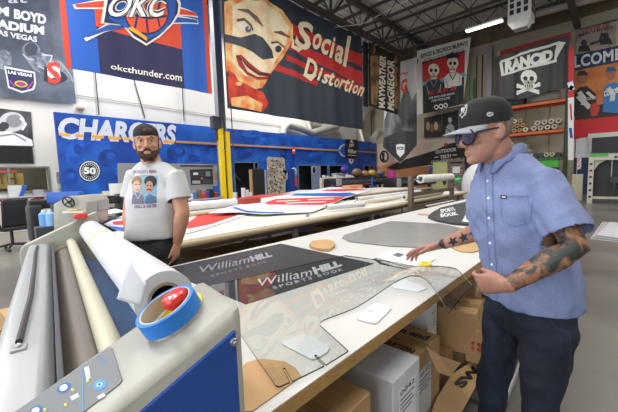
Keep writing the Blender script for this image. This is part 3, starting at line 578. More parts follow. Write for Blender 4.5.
# tilted top frame
tn = (Vector(ML(0, 0, 1.2))-ML(0, -.42, 1.0)).normalized(); nn = A.cross(tn); nn = nn if nn.z > 0 else -nn; TP = ML(0, 0, 1.2)+nn*.002
tp = lambda x, y, h=0: onpl(x, y, TP+nn*h, nn)
S = Sheet(TP, -A, tn, step=.0006)
S.N = S.U.cross(S.V)
if S.N.dot(nn) < 0: S = Sheet(TP, A, tn, step=.0006)
dec = '#74787c'
for (cx, cy) in ((64, 388), (36, 411)): S.ell(cx, cy, 7.5, 4.6, '#2c62ac', 1, rot=-28); S.ell(cx, cy, 4.2, 2.8, '#f2f4f6', 2, rot=-28)
S.ell(100, 385, 7, 5, '#4d8fc4', 1, rot=-25); S.ell(100, 385, 3.5, 2.4, '#9dc4e0', 2, rot=-25); S.ell(100, 385, 1.4, 1, '#28486e', 3)
S.line([(83, 365), (83, 412)], .002, '#5f8db4', 1); S.poly([(84, 368), (89, 366), (91, 378), (87, 380)], '#c4c9cc', 1)
for (x, y) in ((73, 390), (88, 381), (45, 410), (66, 405)): S.ell(x, y, 1.6, 1.6, '#c8c35a', 2)
for k in range(3): S.line([(96+k*2.4, 358+k*3), (102+k*2.4, 355+k*3)], .002, '#4678b0', 1)
S.poly([(97, 397), (104, 393), (106, 396), (99, 400)], '#bcc2c6', 1); S.poly([(70, 397), (78, 393), (80, 397), (72, 401)], '#bcc2c6', 1)
S.obj('control_panel', [(109, 347), (112, 348), (122, 380), (119, 384), (60, 430), (-10, 430), (10, 415)], lam, thick=.0015, c=dec)
rb = tp(176.5, 306); f = MB(); f.tube([tp(183, 309)-nn*.0, tp(183, 309)+nn*.004], .041, 28); y_ = f.obj('emergency_stop_plate', mat('estop_yellow', '#e8d628', .45), lam, True)
ec = tp(184, 312)
f = MB(); f.tube([ec, ec+nn*.022], .017, 16); f.tube([ec+nn*.02, ec+nn*.028, ec+nn*.036, ec+nn*.043, ec+nn*.046], [.018, .024, .025, .021, .010], 24); es = f.obj('emergency_stop', mat('estop_red', '#d3281f', .25, coat=.5), lam, True); tag(es, 'red mushroom stop button')
# far end plate
fp = [(.005, 1.205), (-.42, 1.015), (-.445, .98), (-.445, .30), (.03, .30), (.03, .95)]
fe = side('end_plate', 2.13, 2.20, fp, cream, .012)
f = MB(); q = ML(2.13, -.098, 1.163); f.box(q-Vector((.05, .04, 0)), q+Vector((.05, .04, .035)), .012); tag(f.obj('stop_button', mat('estop_red', '#d3281f', .3), fe, True), 'red stop button')
# front cover beam
bt = [(-.405, .945), (-.385, .985), (-.30, .985), (-.275, .95), (-.275, .80), (-.405, .80)]
f = MB(); f.prism([ML(0, t+.0, z+.03) for t, z in bt], A*2.13, .008); beam = f.obj('front_cover', greyp, lam, True)
f = MB(); zz = 1.02; f.tube([ML(2.0, -.345, zz), ML(1.7, -.345, zz+.012), ML(1.2, -.338, zz+.016), ML(.75, -.335, zz+.014), ML(.36, -.345, zz+.006)], .008, 8); f.obj('cable', cab, beam, True)
f = MB(); q = ML(.34, -.345, zz-.002); f.obox(q, A, B, UP, .017, .016, .004, .003); f.ball(q+UP*.006, .007, 10); f.obj('cable_clip', mat('clip_metal', '#aeb2b2', .35, .5), beam)
f = MB(); f.obox(ML(1.05, -.268, .985), A, B, UP, 1.05, .006, .035, .002); f.obj('cover_seal', mat('dark_slot', '#4b4f55', .5, .3), beam)
# rollers
rg = mat('roller_grey', '#787069', .45, var=.05, scale=3); rc = mat('roller_cream', '#c8c4ae', .4, var=.03)
f = MB(); f.tube([ML(.0, -.20, .90), ML(2.13, -.20, .90)], .075, 32); r1 = f.obj('main_roller', rg, lam, True)
f = MB(); f.tube([ML(2.09, -.20, .90), ML(2.13, -.20, .90)], .085, 28); f.obj('roller_flange', rc, r1, True)
f = MB(); f.tube([ML(0, -.165, 1.00), ML(2.13, -.165, 1.00)], .028, 20); f.obj('idler_roller', rc, lam, True)
bed = mat('rubber_bed_blue', '#46648f', .45, var=.12, scale=4, bump=.05, bscale=80)
f = MB(); f.prism([ML(0, -.13, .90), ML(0, .0, .82), ML(0, .03, .80), ML(0, .03, .78), ML(0, -.14, .78)], A*2.13); f.obj('feed_table', bed, lam)
f = MB(); f.obox(ML(1.06, -.2, .24), A, B, UP, 1.06, .18, .05, .01); f.obj('base_beam', cream, lam)
for s_ in (-.1, 2.16):
    f = MB(); f.obox(ML(s_, -.3, .075), A, B, UP, .05, .32, .075, .01); f.obj('foot', mat('machine_foot', '#3b3d42', .6), lam)
# film roll on its mandrel
film = mat('white_film', '#d6d7dd', .4, var=.02, coat=.1)
fr_ = thing('film_roll', ML(1.1, -.05, 1.0), 'white film roll with a yellow tape band lying across the laminator', 'film roll')
a_, b_ = ML(.12, -.052, 1.128), ML(2.08, -.045, 1.075)
f = MB(); f.pipe(a_, b_, .069, .04, 40); f.obj('film', film, fr_, True)
f = MB(); f.pipe(a_-(b_-a_).normalized()*.006, b_+(b_-a_).normalized()*.01, .041, .034, 32); tag(f.obj('core', mat('film_core', '#9a8f80', .6), fr_, True), 'dark hollow core')
k = .58; f = MB(); c0, c1 = a_.lerp(b_, k), a_.lerp(b_, k+.018); f.pipe(c0, c1, .0702, .068, 40); tag(f.obj('tape_band', mat('tape_yellow', '#ecdc3a', .45), fr_, True), 'yellow tape band')
d_ = (b_-a_).normalized(); f = MB(); pts = []
SPX = [[(132, 256), (127, 269), (122, 284), (117, 299)], [(138, 268), (134, 280), (131, 291), (127, 302)], [(147, 284), (145, 291), (143, 298), (141, 305)]]
for i, row in enumerate(SPX): pts.append([onpl(x, y, a_-B*(.105-.012*j+.006*i), B) for j, (x, y) in enumerate(row)])
for i in range(2):
    for j in range(3): f.face([f.bm.verts.new(p) for p in (pts[i][j], pts[i+1][j], pts[i+1][j+1], pts[i][j+1])])
bmesh.ops.remove_doubles(f.bm, verts=f.bm.verts, dist=.0001); bmesh.ops.subdivide_edges(f.bm, edges=f.bm.edges[:], cuts=2, use_grid_fill=True, smooth=.5)
o = f.obj('loose_sheet', film, fr_, True); o.modifiers.new('s', 'SOLIDIFY').thickness = .001
# mandrel shaft belongs to the machine
f = MB(); f.tube([a_-d_*.12, b_+d_*.09], .014, 12); f.obj('mandrel', mat('screw_metal', '#9ba0a6', .3, .8), lam, True)
# blue tape roll around the stop button
tr = thing('tape_roll', tp(180, 312), 'roll of blue masking tape lying around the red stop button', 'tape')
tc_ = tp(175, 319); tz = tc_+nn*.006
f = MB(); f.pipe(tz, tz+nn*.030, .055, .048, 48); f.obj('tape', mat('masking_blue', '#2277cc', .5, var=.04, bump=.1, bscale=200), tr, True)
f = MB(); f.pipe(tz-nn*.0005, tz+nn*.0305, .0483, .0455, 48); f.obj('core', mat('tape_core', '#b9b4a4', .5, var=.1), tr, True)
# ================================================================== MAIN WORK TABLE
TX0, TX1, TY0, TY1, TZ = -2.07, -.575, .42, 7.6, .86
TC = [(TX0, .68), (TX1, .42), (TX1, TY1), (TX0, TY1)]
top = mat('table_white', '#d0d0ce', .38, var=.035, scale=2.5, bump=.02, bscale=40); ply = mat('plywood_edge', '#b08a55', .6, var=.25, scale=30, stretch=(1, 1, 8))
wd = mat('table_wood', '#9a7a52', .65, var=.15, scale=5)
tb = thing('work_table', ((TX0+TX1)/2, 4, 0), 'long white work table with a plywood edge where the printed sheets lie', 'table')
f = MB(); f.prism([(x, y, TZ-.003) for x, y in TC], (0, 0, .003)); f.obj('tabletop', top, tb)
f = MB(); f.prism([(x*.998, y+.002 if y < 1 else y-.002, TZ-.045) for x, y in TC], (0, 0, .0415)); f.obj('plywood_core', ply, tb)
for x, y0_ in ((TX0+.1, .78), (TX1-.12, .47)):
    for y in (y0_, 3.33, 5.2, 7.45): f = MB(); f.box((x, y-.03, 0), (x+.05, y+.03, TZ-.046)); f.obj('leg', wd, tb)
f = MB(); f.box((TX0+.1, TY0+.35, .10), (TX1-.03, TY1-.1, .125)); f.obj('shelf', mat('shelf_wood', '#8f714c', .6, var=.15), tb)
f = MB(); f.box((TX0+.1, TY0+.35, TZ-.12), (TX0+.13, TY1-.1, TZ-.046)); f.obj('apron', wd, tb)
# dark printed sheet with the two logos
S = ZS(.8625, step=.0006); lg = '#8f949c'
for bl, br, tr_, tl, bl2, br2, tr2, tl2, c_ in (((203, 272.5), (252, 262), (247, 256.5), (198, 267), (252, 262), (273, 256.3), (269, 251.8), (248, 256.6), lg), ((262, 286), (315, 275), (309, 268.5), (256, 279.5), (315, 274.6), (343, 265.5), (338, 260.6), (310, 268), '#c4c7cd')):
    S.text('William', bl, br, tr_, tl, c_, 1, bold=.0, shear=.5); S.text('HILL', bl2, br2, tr2, tl2, c_, 1, bold=.06, shear=.15)
S.text('SPORTS BOOK', (212, 277.2), (268, 262.4), (266.5, 260.4), (210.5, 275.2), '#767b84', 1, bold=.02, sp=1.4); S.text('SPORTS BOOK', (274, 289.4), (344, 270.4), (342, 268), (272, 286.8), '#b4b8c0', 1, bold=.02, sp=1.4)
o = S.obj('printed_sheet', [(160, 269.5), (281, 243.5), (374, 263.5), (246, 304)], thick=.002, c=mat('sheet_charcoal', '#34353a', .42, var=.05)); tag(o, 'dark charcoal sheet printed twice with pale script lettering on the table', 'printed sheet')
# clear acrylic guards
acr = clear('acrylic_clear', '#fafbfa'); acg = clear('acrylic_smoke', '#c3c8ca', 1.5); edge = mat('acrylic_edge', '#1d2326', .15, coat=.5); 
def acrylic(name, pts, z0, label, M=acr, th=.005, lift=None, slots=(), edge_m=edge, film_m=None):
    f = MB(); P = [Vector((at(x, y, Z=z0).x, at(x, y, Z=z0).y, z0)) if len(p_) == 2 else Vector(p_) for p_ in pts for x, y in [p_[:2]]]
    f.prism(P, (0, 0, th)); bm = f.bm; bmesh.ops.recalc_face_normals(bm, faces=bm.faces[:])
    for fc in bm.faces:
        if abs(fc.normal.z) < .5: fc.material_index = 1
    bmesh.ops.triangulate(bm, faces=[x for x in bm.faces if len(x.verts) > 4])
    if lift:
        for ax, rng in ((0, 14), (1, 20)):
            for k in range(rng):
                co = [-.95+k*.05, 0, 0] if ax == 0 else [0, .9+k*.05, 0]; no = [1, 0, 0] if ax == 0 else [0, 1, 0]
                bmesh.ops.bisect_plane(bm, geom=bm.verts[:]+bm.edges[:]+bm.faces[:], plane_co=co, plane_no=no)
        for v in bm.verts: v.co.z += lift(v.co)
    o = f.obj(name, [M, edge_m]); tag(o, label, 'acrylic guard'); return o
def lf(c):
    a = min(1, max(0, (c.x+.95)/.5)); b = min(1, max(0, (c.y-1.0)/.35)); a = a*a*(3-2*a); b = b*b*(3-2*b); return .112*a*b
cn = at(472, 286, Z=.974); c2 = at(449, 300, Z=.96); c3 = at(456, 279, Z=.93); c4 = at(410, 289, Z=.875); c5 = at(418, 289.4, Z=.885)
pv = lambda c: (c.x, c.y, .866)
acrylic('acrylic_guard', [(207, 287), (345, 256), (400, 263.5), pv(c3), pv(cn), pv(c2), pv(c5), (410, 289), (404, 290.2), (350, 311), (324, 320.6), (320.5, 323), (320, 326), (348.5, 352), (325.8, 366.2), (316, 356), (314.6, 356.8), (324.4, 367), (292.4, 382.6), (285, 369), (283, 370), (290, 383.4), (279, 388), (275.5, 386.5)], .866,
        'large clear acrylic guard with a pass-through cut, one corner lifted by the man', lift=lf)
acrylic('acrylic_guard', [(342, 238.5), (344, 235.5), (388, 222), (392, 221.4), (440, 224), (478, 232), (478, 246), (452, 247), (436, 248.5), (390, 246.5), (350, 242)], .8625, 'translucent acrylic guard with painted grey reflections and rounded corners lying farther along the table', M=mat('acrylic_reflect_grey', '#a6a6a4', .16, var=.05, coat=.4), edge_m=mat('edge_grey', '#6c6f70', .3))  # opaque grey puts the reflections of a translucent sheet into its colour
slot = MB(); 
S = ZS(.8684, step=.0003); S.ell(446, 239.6, 4.6, 1.1, '#e8e6e2', 1, rot=-3); o = S.obj('oval_reflection', [(446, 239.2), (447, 239.2), (447, 239.8)], thick=.0008, c='#e8e6e2'); tag(o, 'white oval reflection painted on the grey acrylic guard', 'painted_glint')  # white ellipse painted in as a reflection on the guard
# white foot plates
wf = mat('white_plastic', '#dfe3ea', .3, var=.02)
def plate(pts, z, th, label, M=wf, name='foot_plate', cat='foot plate', bev=.0015, print_=None):
    f = MB(); f.prism([at(x, y, Z=z+th) - Vector((0, 0, th)) for x, y in pts], (0, 0, th), bev); o = f.obj(name, M); tag(o, label, cat); return o
plate([(281, 342), (303, 333.5), (306, 334), (327, 344), (329.5, 348), (327, 352), (316, 358.5), (311, 358.5), (283, 344)], .8612, .0045, 'white foot plate with a slot under the large clear guard', print_=1)
plate([(356.5, 318), (357.5, 315), (374, 303.5), (378, 303), (391.5, 308), (377, 322.5), (372, 322.5), (358, 319)], .8612, .006, 'white square foot plate with a small label near the table edge')
plate([(389, 283.5), (404, 279), (428, 288), (418, 291.5), (395, 288)], .8612, .0035, 'white foot plate under the lifted end of the clear guard')
S = ZS(.8690, step=.0003); S.line([(368, 310), (373, 312)], .004, '#8b8f96', 1); o = S.obj('foot_label', [(367.6, 309.8), (368, 309.6), (368, 310)], thick=.0005, c='#8b8f96'); tag(o, 'tiny grey print on the white square foot plate', 'label')
# cardboard pieces on the table
cbd = mat('cardboard', '#b08d62', .7, var=.1, scale=8, bump=.03, bscale=60); cbd2 = mat('cardboard_pale', '#b9956a', .7, var=.06, scale=5)
plate([(309, 244), (312, 240.5), (327, 239), (334, 241), (335, 244.5), (330, 248.5), (321, 248.5), (311, 246)], .8612, .022, 'small stack of tan cardboard pads behind the acrylic guards', cbd2, 'cardboard_pads', 'cardboard', .004)
plate([(247, 362), (262, 358.5), (284, 361), (296, 368), (301, 376), (252, 411), (243, 411), (243, 366)], .8606, .0035, 'tan cardboard sheet with a rounded end under the clear guard', cbd2, 'cardboard_sheet', 'cardboard', 0)
plate([(449, 246), (462, 241.5), (482, 240), (482, 249), (472, 252), (460, 251)], .8612, .008, 'tan wood board on the table behind the star-tattooed forearm', cbd2, 'wood_board', 'board')
plate([(418, 213.2), (438, 214.6), (438, 215.4), (418, 214.2)], .8612, .010, 'thin tan stick on the table left of the dark printed sign', cbd2, 'wood_strip', 'strip', 0)
# dark sign with lettering farther along
S = ZS(.885, step=.001); 
S.text('SPORTS', (441, 213.5), (456, 210.5), (453, 207.2), (440, 209.6), '#d6d7d9', 2, bold=.04); S.text('BOOK', (441, 217.5), (459, 215), (456, 211.8), (440, 214), '#d6d7d9', 2, bold=.05)
S.poly([(462, 221.5), (475, 222.5), (478, 215), (466, 214)], '#e4e4e2', 1)
o = S.obj('printed_sign', [(428, 216.4), (431, 213), (440, 207.6), (466, 201.5), (500, 203), (500, 222.6), (474, 224.2), (452, 222.6), (436, 219.6)], thick=.022, c='#2b2e31'); tag(o, 'dark printed sign with white capitals and a curved edge far along the table', 'sign')
plate([(425, 205.5), (452, 200), (455, 200.5), (428, 206.2)], .8612, .003, 'thin pale grey strip lying along the far back edge of the table', mat('grey_strip', '#a7a8aa', .5), 'plastic_strip', 'strip', 0)
# paper sheets under the hand, yellow tape
S = ZS(.868, step=.0004)
for k in range(5): S.line([(384+k*4.6, 254.6+k*2.0), (401+k*4.6, 258.4+k*2.0-3.2)][::1], .003, '#6f737a', 1)
S.poly([(392, 255), (398, 252.4), (405, 254.6), (399, 257.2)], '#5f646c', 1)
o = S.obj('paper_sheet', [(375, 257), (394, 249.4), (436, 258), (426, 264.4), (409, 266.8)], thick=.002, c='#e6e7ea'); tag(o, 'white printed paper on the table under the fingers of the reaching hand', 'paper')
f = MB(); c = at(425.5, 264.2, Z=.872); f.pipe((c.x, c.y, .8605), (c.x, c.y, .880), .036, .024, 28); o = f.obj('tape_roll', mat('tape_yellow2', '#ecd52a', .45), None, True); tag(o, 'small roll of yellow tape on the table below the reaching hand', 'tape')
plate([(375, 258), (383, 262.5), (395, 266.3), (408, 269), (409, 270), (380, 263.8), (373, 259)], .8612, .0015, 'thin black edged board showing under the white printed paper', mat('black_edge', '#2a2c30', .4), 'clip_board', 'clipboard', 0)
# ================================================================== UNDER THE TABLE
def carton(name, c, ax, hx, hy, hz, label, M=cbd, z=None, art=None, cat='box', parts=None, group=None):
    """closed carton: centre c (base), ax long axis angle, half sizes"""
    a = R(ax); X_ = Vector((math.cos(a), math.sin(a), 0)); Y_ = Vector((-math.sin(a), math.cos(a), 0)); c = Vector(c)
    t = thing(name, c, label, cat, group)
    f = MB(); f.obox(c+UP*hz, X_, Y_, UP, hx, hy, hz, .004); f.obj('carton', M, t)
    f = MB(); f.obox(c+UP*(2*hz+.0008), X_, Y_, UP, hx-.004, .025, .0006) if M is not wcb else None; f.obox(c+UP*(2*hz-.04)+X_*(hx+.0006), Y_, X_, UP, .025, .0006, .04); f.obj('packing_tape', wcb if M is wcb else mat('parcel_tape', '#a08458', .25, var=.05), t)
    for (kind, txt, u0, u1, v0, v1, face_, cc) in (art or []):
        # face_: 'x' end facing +X_, 'y-' long side, 't' top ; coords in metres on that face
        O, U, V = {'x': (c+X_*(hx+.001)+UP*hz, Y_, UP), 'ym': (c-Y_*(hy+.001)+UP*hz, X_, UP), 't': (c+UP*(2*hz+.0012), Y_, -X_), 'tx': (c+UP*(2*hz+.0012), X_, Y_)}[face_]
        S = Sheet(O, U, V, step=.0005); q = lambda u, v: tuple(O+U*u+V*v)
        if kind == 'label':
            S.text(txt, q(u0+.01, v1-.03), q(u1-.01, v1-.03), q(u1-.01, v1-.01), q(u0+.01, v1-.01), '#33363c', 1)
            for k in range(4): S.add([(u0+.01, v1-.045-k*.018), (u0+(u1-u0)*(.9-.15*(k % 2)), v1-.045-k*.018), (u0+(u1-u0)*(.9-.15*(k % 2)), v1-.052-k*.018), (u0+.01, v1-.052-k*.018)], '#6b7078', 1)
            S.obj('label', [q(u0, v0), q(u1, v0), q(u1, v1), q(u0, v1)], t, thick=.0006, c=cc)
        else:
            S.text(txt, q(u0, v0), q(u1, v0), q(u1, v1), q(u0, v1), cc, 0, bold=.04); S.obj('lettering', [q(u0, v0), q(u0+.001, v0), q(u0+.001, v0+.001)], t, thick=.0004, c=cc)
    return t
wcb = mat('white_carton', '#cfd2d8', .55, var=.05, scale=12)
carton('carton', (-.93, 1.145, .126), 0, .36, .115, .255, 'large white carton with a printed label in the middle under the table edge', wcb, art=[('label', '0042', -.07, .075, -.1, .2, 'x', '#e8e9ee')])
carton('carton', (-.98, 1.46, .126), 0, .36, .15, .225, 'brown carton reading stand on end behind the large white carton', cbd, art=[('t', 'stand on end', -.02, .33, .05, .11, 'tx', '#2c2218'), ('t', 'THIS CARTON', .06, .33, -.11, -.06, 'tx', '#3c3026'), ('label', 'SHIP TO', -.13, .04, -.12, .14, 'x', '#c9ccd0')])
carton('carton', (-.93, .72, .126), 0, .34, .19, .265, 'plain brown carton nearest the laminator under the table', cbd)
carton('carton', (-.93, 1.76, .36), 10, .20, .115, .155, 'small white carton with a black mark under the table behind the stand on end carton', wcb, art=[('t', 'L', .08, .16, -.03, .05, 'tx', '#25272b'), ('label', 'FRAGILE', -.02, .08, -.12, .1, 'x', '#eceef2')])
carton('carton', (-1.0, 1.78, .126), 0, .34, .15, .115, 'flat brown carton carrying the small white carton', mat('cardboard_dark', '#8c6c48', .7, var=.1))
t = carton('carton', (-.74, 2.05, .33), 8, .18, .12, .13, 'brown carton with its end flaps hanging open and red marks', cbd, art=[('t', 'UP', -.04, .05, -.15, -.08, 't', '#3c3026'), ('t', 'FOR YOU', -.08, .07, -.05, .03, 't', '#4c3e2e')])
f = MB(); X_ = Vector((1, .14, 0)).normalized(); Y_ = Vector((-.14, 1, 0)).normalized(); c = Vector((-.56, 2.08, .40))
f.obox(c-Y_*.12-UP*.01, X_, UP, Y_, .055, .10, .003); f.obj('flap', cbd, t)
f = MB(); f.obox(c+X_*.06+UP*-.12, (X_+UP*-.5).normalized(), Y_, (UP+X_*.5).normalized(), .07, .12, .003); f.obj('flap', mat('cardboard_inside', '#c4a276', .7), t)
f = MB(); 
for i, (du, dv, cc) in enumerate(((-.02, .03, 0), (.015, .03, 0), (-.02, 0, 0), (.015, 0, 0))): f.ball(c-Y_*.124+X_*du+UP*(dv-.02), (.012, .002, .012), 10)
f.obj('red_mark', mat('red_mark', '#b3322a', .6), t)
carton('carton', (-.93, 2.11, .126), 5, .30, .15, .10, 'dark brown carton under the open flapped carton', mat('cardboard_dark', '#8c6c48', .7, var=.1))
carton('carton', (-.93, 2.95, .126), 4, .12, .13, .27, 'tall pale brown carton with a white label standing behind the flapped carton', mat('cardboard_light', '#b3946c', .7, var=.06), art=[('label', 'SHIP', -.07, .05, -.02, .2, 'x', '#d9dade'), ])
carton('carton', (-.72, 2.48, .126), 14, .16, .14, .16, 'brown carton with thick black letters and a white end label beside the man', cbd, art=[('t', 'M', -.12, .02, -.1, .06, 'ym', '#1f1a16'), ('label', 'TO', -.07, .06, -.1, .1, 'x', '#d4d6da')])
carton('carton', (-.85, 3.75, .126), 0, .25, .3, .22, 'brown carton farther under the table behind the tall pale carton', mat('cardboard_dark', '#8c6c48', .7, var=.1))
for i, (y, h, lb) in enumerate([(4.7, .2, 'brown carton midway under the long table'), (5.7, .15, 'low brown carton towards the far end of the long table')]): carton('carton', (-1.1, y, .126), 3*i, .35, .35, h, lb, cbd)
# leaning printed board with bold letters, torn flap, grey tubes on the rail
S = Sheet((-.52, 1.6, .20), (0, 1, 0), Vector((-.75, 0, .66)), step=.0006)
Q = lambda u, v: tuple(S.O+S.U*u+S.V*v)
S.text('SW', (463, 389), (482, 369), (473, 365), (452, 384), '#1d1916', 1, bold=.07)
o = S.obj('cardboard_sheet', [(425, 430), (437, 398), (452, 374), (485, 353), (489, 361), (462, 412), (452, 430)], thick=.004, c=cbd); tag(o, 'long leaning cardboard panel with heavy black letters in front of the cartons', 'cardboard')
f = MB(); f.prism([at(427, 347, X=-.55), at(441, 356, X=-.55), at(461, 363, X=-.52), at(450, 376.5, X=-.5), at(438, 372, X=-.52)], (-.004, 0, 0)); o = f.obj('cardboard_flap', cbd2); tag(o, 'loose torn tan cardboard flap beside the stand on end carton', 'cardboard')
gt = mat('grey_tube', '#8b9096', .35, .5)
for i, (dx, dz, r, lb) in enumerate([(-.39, .135, .018, 'bright thin metal tube on the floor rail'), (-.43, .11, .026, 'thick dark metal tube on the floor rail'), (-.475, .135, .014, 'thin grey metal tube against the cardboard panel')]):
    f = MB(); f.pipe((dx, 1.35, dz-.085+r), (dx-.06, 3.3, dz-.085+r), r, r*.8, 16); o = f.obj('metal_tube', gt if i != 1 else mat('dark_tube', '#4a4e54', .4, .4), None, True); tag(o, lb, 'tube')
# ================================================================== MIDDLE TABLES WITH PRINTS
rail = mat('rail_beige', '#b6a98f', .5, var=.05); dst = mat('dark_steel', '#5f5a55', .5, .3); msteel = mat('mid_steel', '#8e8c88', .45, .4); topw = mat('top_offwhite', '#d9d6d0', .5)
def sheet_table(x0, x1, y0, y1, z, label, legs, shelf=True):
    t = thing('print_table', ((x0+x1)/2, (y0+y1)/2, 0), label, 'table')
    f = MB(); f.box((x0, y0, z-.03), (x1-.04, y1, z)); f.obj('tabletop', topw, t)
    f = MB(); f.tube([(x1, y0, z-.035), (x1, y1, z-.035)], .035, 12); f.obj('front_rail', rail, t, True)
    f = MB(); f.box((x1-.12, y0, z-.12), (x1-.08, y1, z-.035)); f.obj('apron', dst, t)
    for y in legs:
        for x in (x0+.06, x1-.12): f = MB(); f.box((x-.03, y-.03, 0), (x+.03, y+.03, z-.03)); f.obj('leg', msteel, t)
    if shelf: f = MB(); f.box((x0+.05, y0+.1, .28), (x1-.1, y1-.1, .31)); f.obj('shelf', mat('shelf_brown', '#7a5f43', .7, var=.15), t)
    return t
sheet_table(-4.3, -2.98, .75, 9.6, .83, 'middle print table with a beige front rail behind the bearded man', [1.2, 3.0, 4.9, 7.2, 9.3])
sheet_table(-6.3, -4.75, 2.05, 10.2, .90, 'back print table beyond the middle print table', [2.3, 4.0, 6.5, 9.5])
# brown boards and boxes on the shelves
for i, (x, y, hx, hy, hz, lb) in enumerate([(-3.55, 1.6, .38, .35, .12, 'brown carton on the middle table shelf behind the hanging hand'), (-3.5, 2.5, .4, .4, .09, 'low brown carton on the middle table shelf left of the middle leg'), (-3.55, 3.5, .4, .42, .07, 'flat brown carton on the middle table shelf right of the middle leg'), (-3.5, 4.5, .35, .4, .11, 'brown carton on the middle table shelf under the tube ends'), (-3.6, 5.9, .4, .6, .06, 'flat brown carton stack at the far shelf end of the middle table')]):
    carton('carton', (x, y, .311), 0, hx, hy, hz, lb, mat('cardboard_dark', '#8c6c48', .7, var=.1))
carton('carton', (-2.6, 1.95, 0), 10, .22, .3, .14, 'pale opened carton on the floor between the two tables', mat('cardboard_light', '#b3946c', .7, var=.06))
# printed vinyl sheets
def vinyl(z, pts, arts, label, c='#dfe2ea', curl=0):
    S = ZS(z, step=.002) if z else Sheet((-2.98, 0, .842), (0, 1, 0), Vector((-1.85, 0, .076)), step=.002)
    for a in arts: S.poly(a[1], a[0], a[2] if len(a) > 2 else 1)
    pr_ = S.obj('vinyl_print', pts, thick=.006, c=c); tag(pr_, label, 'vinyl print'); return pr_
rd, bl = '#cf3a33', '#2a5cb4'
vinyl(.842, [(104, 224), (124, 215), (192, 211), (232, 202), (262, 207), (246, 215), (206, 228), (188, 233), (130, 236)], [(rd, [(186, 224), (200, 214), (232, 212), (238, 215), (212, 224), (188, 229)]), (bl, [(108, 226), (130, 228), (186, 222), (188, 226), (128, 233), (112, 229)], 2), (rd, [(112, 222), (135, 219), (134, 225), (114, 225)], 2)], 'curved red white and blue vinyl print at the near end of the middle table')
vinyl(0, [(208, 213), (232, 206), (262, 199), (330, 187), (364, 188), (372, 190), (343, 198.5), (330, 205), (312, 212), (262, 214), (240, 212)],
      [(rd, [(264, 203), (276, 199), (346, 196.6), (336, 202), (322, 205), (268, 204.6)]), (bl, [(296, 193.6), (350, 192.6), (357, 194.6), (346, 196.6), (290, 195.6)], 1), (bl, [(232, 208), (246, 212.4), (262, 213.4), (284, 213), (284, 212), (262, 212), (246, 210.6), (235, 207)], 2), (rd, [(326, 189.6), (362, 188.6), (368, 190), (340, 191.4), (322, 190.8)], 2),
       ('#f0e6e6', [(276, 201.2), (300, 200.2), (300, 200.9), (276, 202)], 3), ('#f0e6e6', [(286, 203), (326, 201.6), (326, 202.4), (286, 203.8)], 3), ('#f0e6e6', [(308, 199.6), (334, 198.6), (334, 199.4), (308, 200.4)], 3)], 'large sheet with a red panel and blue stripe across the middle print table')
vinyl(.912, [(186, 204), (192, 201), (226, 200.5), (258, 198), (300, 190), (334, 189.5), (300, 194), (255, 199), (214, 208), (186, 210)], [(rd, [(232, 198.8), (262, 194.6), (296, 193), (270, 197), (240, 200)]), ('#c9a0c0', [(188, 206.8), (218, 203.6), (218, 204.6), (188, 208)], 2)], 'pale sheet with a red strip on the back print table', c='#dcdbe2')
def tubeobj(name, p, q, r, ri, label, M=film, cat='tube'):
    f = MB(); f.pipe(p, q, r, ri, 24); o = f.obj(name, M, None, True); tag(o, label, cat); return o
tubeobj('vinyl_roll', (-5.0, 2.1, .975), (-5.0, 3.35, .975), .075, .03, 'thick white vinyl roll on the back table behind the bearded man', mat('roll_white', '#d8d8da', .4))
tubeobj('plastic_tube', (-3.3, 3.9, .905), (-3.06, 4.6, .90), .045, .036, 'glossy white tube on the middle table ending near the table legs', mat('roll_white2', '#cfd2d6', .25))
tubeobj('vinyl_roll', (-3.14, 6.2, .90), (-3.14, 8.2, .90), .065, .035, 'cream vinyl roll with a dark hole at the far end of the middle table', mat('roll_cream', '#d8ceb8', .5))
for i, (x, y0_, y1_, r, lb) in enumerate([(-3.5, 5.6, 7.4, .04, 'thin white tube lying behind the glossy white tube'), (-3.9, 5.6, 8.4, .045, 'white tube along the back of the middle table'), (-3.45, 4.9, 6.3, .035, 'narrow cream tube beside the hole-ended vinyl roll')]): tubeobj('plastic_tube', (x, y0_, .85+r), (x+.1, y1_, .85+r), r, r*.8, lb, mat('roll_white2', '#cfd2d6', .25) if i < 2 else mat('roll_cream', '#d8ceb8', .5))
vinyl(.842, [(398, 199), (420, 196), (440, 193.6), (438, 191.6), (398, 195.4)], [(bl, [(400, 194.8), (424, 192), (432, 191.6), (410, 195.4)], 1)], 'white sheet with a blue stripe at the far end of the middle table')
S = XS(-2.935); o = S.obj('price_tag', [(306, 214), (309.6, 213.2), (309.6, 217), (306, 217.6)], thick=.002, c='#e6e6e2'); tag(o, 'small white tag hanging on the beige rail of the middle table', 'tag')
for i, (x, y, z, c_, lb) in enumerate([(-5.1, 3.7, .90, '#a33a34', 'small red carton on the back table right of the vinyl roll')]):
    o = MB().box((x-.15, y-.2, z+.001), (x+.15, y+.2, z+.13), .01).obj('small_carton', flat(c_)); tag(o, lb, 'box')
